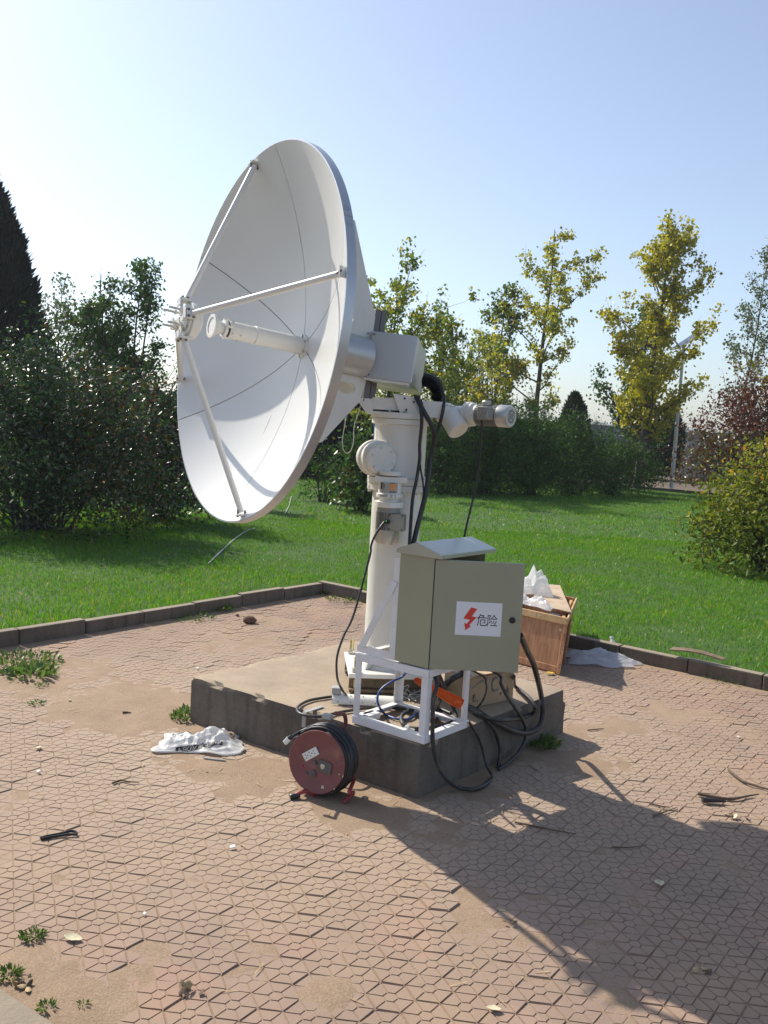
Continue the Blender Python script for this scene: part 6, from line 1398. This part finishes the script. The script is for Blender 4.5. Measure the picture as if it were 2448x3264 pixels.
def leaf_heap(label, c, n, L, mats, seed):
    rr2 = random.Random(seed); root = thing('leaf_heap', label, 'dead leaves', tuple(c))
    for k in range(n):
        a = rr2.uniform(0, 6.28); X = Vector((math.cos(a), math.sin(a), rr2.uniform(-.5, .7))).normalized(); Y = X.cross(Vector((rr2.gauss(0, .5), rr2.gauss(0, .5), 1))).normalized(); Nn = X.cross(Y); Lk = L * rr2.uniform(.6, 1.2)
        p = Vector(c) + Vector((rr2.gauss(0, L * .55), rr2.gauss(0, L * .4), .006 + abs(rr2.gauss(0, L * .22)))); vs = []; fs = []
        for i_ in range(6):
            t_ = i_ / 5; w = Lk * .3 * math.sin(math.pi * min(1, t_ + .04)) ** .7
            for j_ in (-1, 0, 1): q_ = p + X * (Lk * (t_ - .5)) + Y * (w * j_) + Nn * (abs(j_) * w * rr2.uniform(.3, .8) + .25 * Lk * (t_ - .5) ** 2); vs.append(Vector((q_.x, q_.y, max(q_.z, .003))))
        for i_ in range(5):
            for j_ in (0, 1): b_ = i_ * 3 + j_; fs.append((b_, b_ + 3, b_ + 4, b_ + 1))
        MB().add(vs, fs).build('dead_leaf', rr2.choice(mats), root, smooth=60)
leaf_heap('crumpled dead leaves on the pavers at bottom middle left', (-0.472, 2.344, -0.000), 9, .032, ['dry_leaf', 'twig', 'dry_leaf_pale'], 5); leaf_heap('dark crumpled leaves at the shadow edge on the right', (1.581, 3.702, 0.000), 7, .036, ['rubbish_dark', 'twig', 'dry_leaf_pale'], 6)
leaf_heap('small dead leaf curl in the lower part of the shadow', (1.054, 2.582, 0.000), 3, .028, ['dry_leaf', 'twig'], 7); leaf_heap('dried brown plant at the bottom left kerb', (-0.919, 2.323, 0.000), 9, .026, ['dry_leaf', 'twig'], 8); leaf_heap('curled leaf on the narrow sunlit strip between shadows', (0.497, 2.776, 0.000), 3, .026, ['dry_leaf_pale', 'twig'], 9)
lump('pebble', 'small brown pebble near the near plinth corner', 'pebble', (-0.727, 3.873, 0.000), .006, 'clod', 10)
# dark warped board on the right kerb
p0 = Vector((2.049, 6.142, 0.130)); p1 = Vector((2.346, 5.929, 0.130)); d = (p1 - p0).normalized(); sd_ = Vector((-d.y, d.x, 0)); mb = MB(); n = 10; vs = []; fs = []
for i in range(n + 1):
    t = i / n; h = .006 + .018 * math.sin(math.pi * t); w = .07 * (1 - .5 * t)
    for (s_, z_) in ((0, 0), (w, .008), (w, .016), (0, .008)): vs.append(p0 + d * ((p1 - p0).length * t) + sd_ * s_ + Z * (h + z_))
for i in range(n):
    for j in range(4): fs.append((i * 4 + j, i * 4 + (j + 1) % 4, i * 4 + 4 + (j + 1) % 4, i * 4 + 4 + j))
fs += [(0, 1, 2, 3)[::-1], tuple(range(n * 4, n * 4 + 4))]; mb.add(vs, fs); loose('dark_board', 'dark warped strip of board lying on the right kerb', 'board', mb, 'rust_beam', tuple(p0))
# straw bits on the paving: countless
r_ = np.random.default_rng(14); n = 1500; y = np.sqrt(r_.uniform(2.1 ** 2, 8 ** 2, n)); x = r_.uniform(-.46, .46, n) * y; a, b = ab(x, y); w = np.exp(-np.maximum(slab_dist(x, y), 0) / .5) + .9 * np.exp(-np.minimum(a, b) / .5) + .12 + .9 * np.exp(-((x + 1.05) ** 2 + (y - 4.6) ** 2) / .4); ok = (a > .03) & (b > .03) & (slab_dist(x, y) > .01) & (r_.uniform(0, 1, n) < w); x, y = x[ok], y[ok]; n = len(x)
an = r_.uniform(0, 6.28, n); L = r_.uniform(.006, .032, n); wd = r_.uniform(.0008, .002, n); z = np.maximum(dirt_h(x, y), 0) + .0045
X = np.stack([np.cos(an) * L, np.sin(an) * L, r_.normal(0, .1, n) * L], 1); Yv = np.stack([-np.sin(an) * wd, np.cos(an) * wd, np.zeros(n)], 1); B = np.stack([x, y, z], 1); V = np.stack([B - X - Yv, B + X - Yv, B + X + Yv, B - X + Yv], 1).reshape(-1, 3); i = np.arange(n) * 4
stuff(tag(fast_mesh('straw_litter', V, np.stack([i, i + 1, i + 2, i + 3], 1), 'dry_leaf'), 'scattered bits of straw on the paving', 'litter'))

# ------------------------------------------------------------------ the autumn haze: even, pale air round everything
mt = bpy.data.materials.new('haze_air'); mt.use_nodes = True; nt = mt.node_tree; nt.nodes.clear()
vo = nt.nodes.new('ShaderNodeVolumePrincipled'); vo.inputs['Color'].default_value = (.86, .91, 1.0, 1); vo.inputs['Density'].default_value = 0.0007; vo.inputs['Anisotropy'].default_value = .3
ou = nt.nodes.new('ShaderNodeOutputMaterial'); nt.links.new(vo.outputs[0], ou.inputs['Volume'])
MATS['haze_air'] = mt
hz = MB().box((0, 0, 4.5), (3020, 3020, 11)).build('haze', 'haze_air'); stuff(hz)
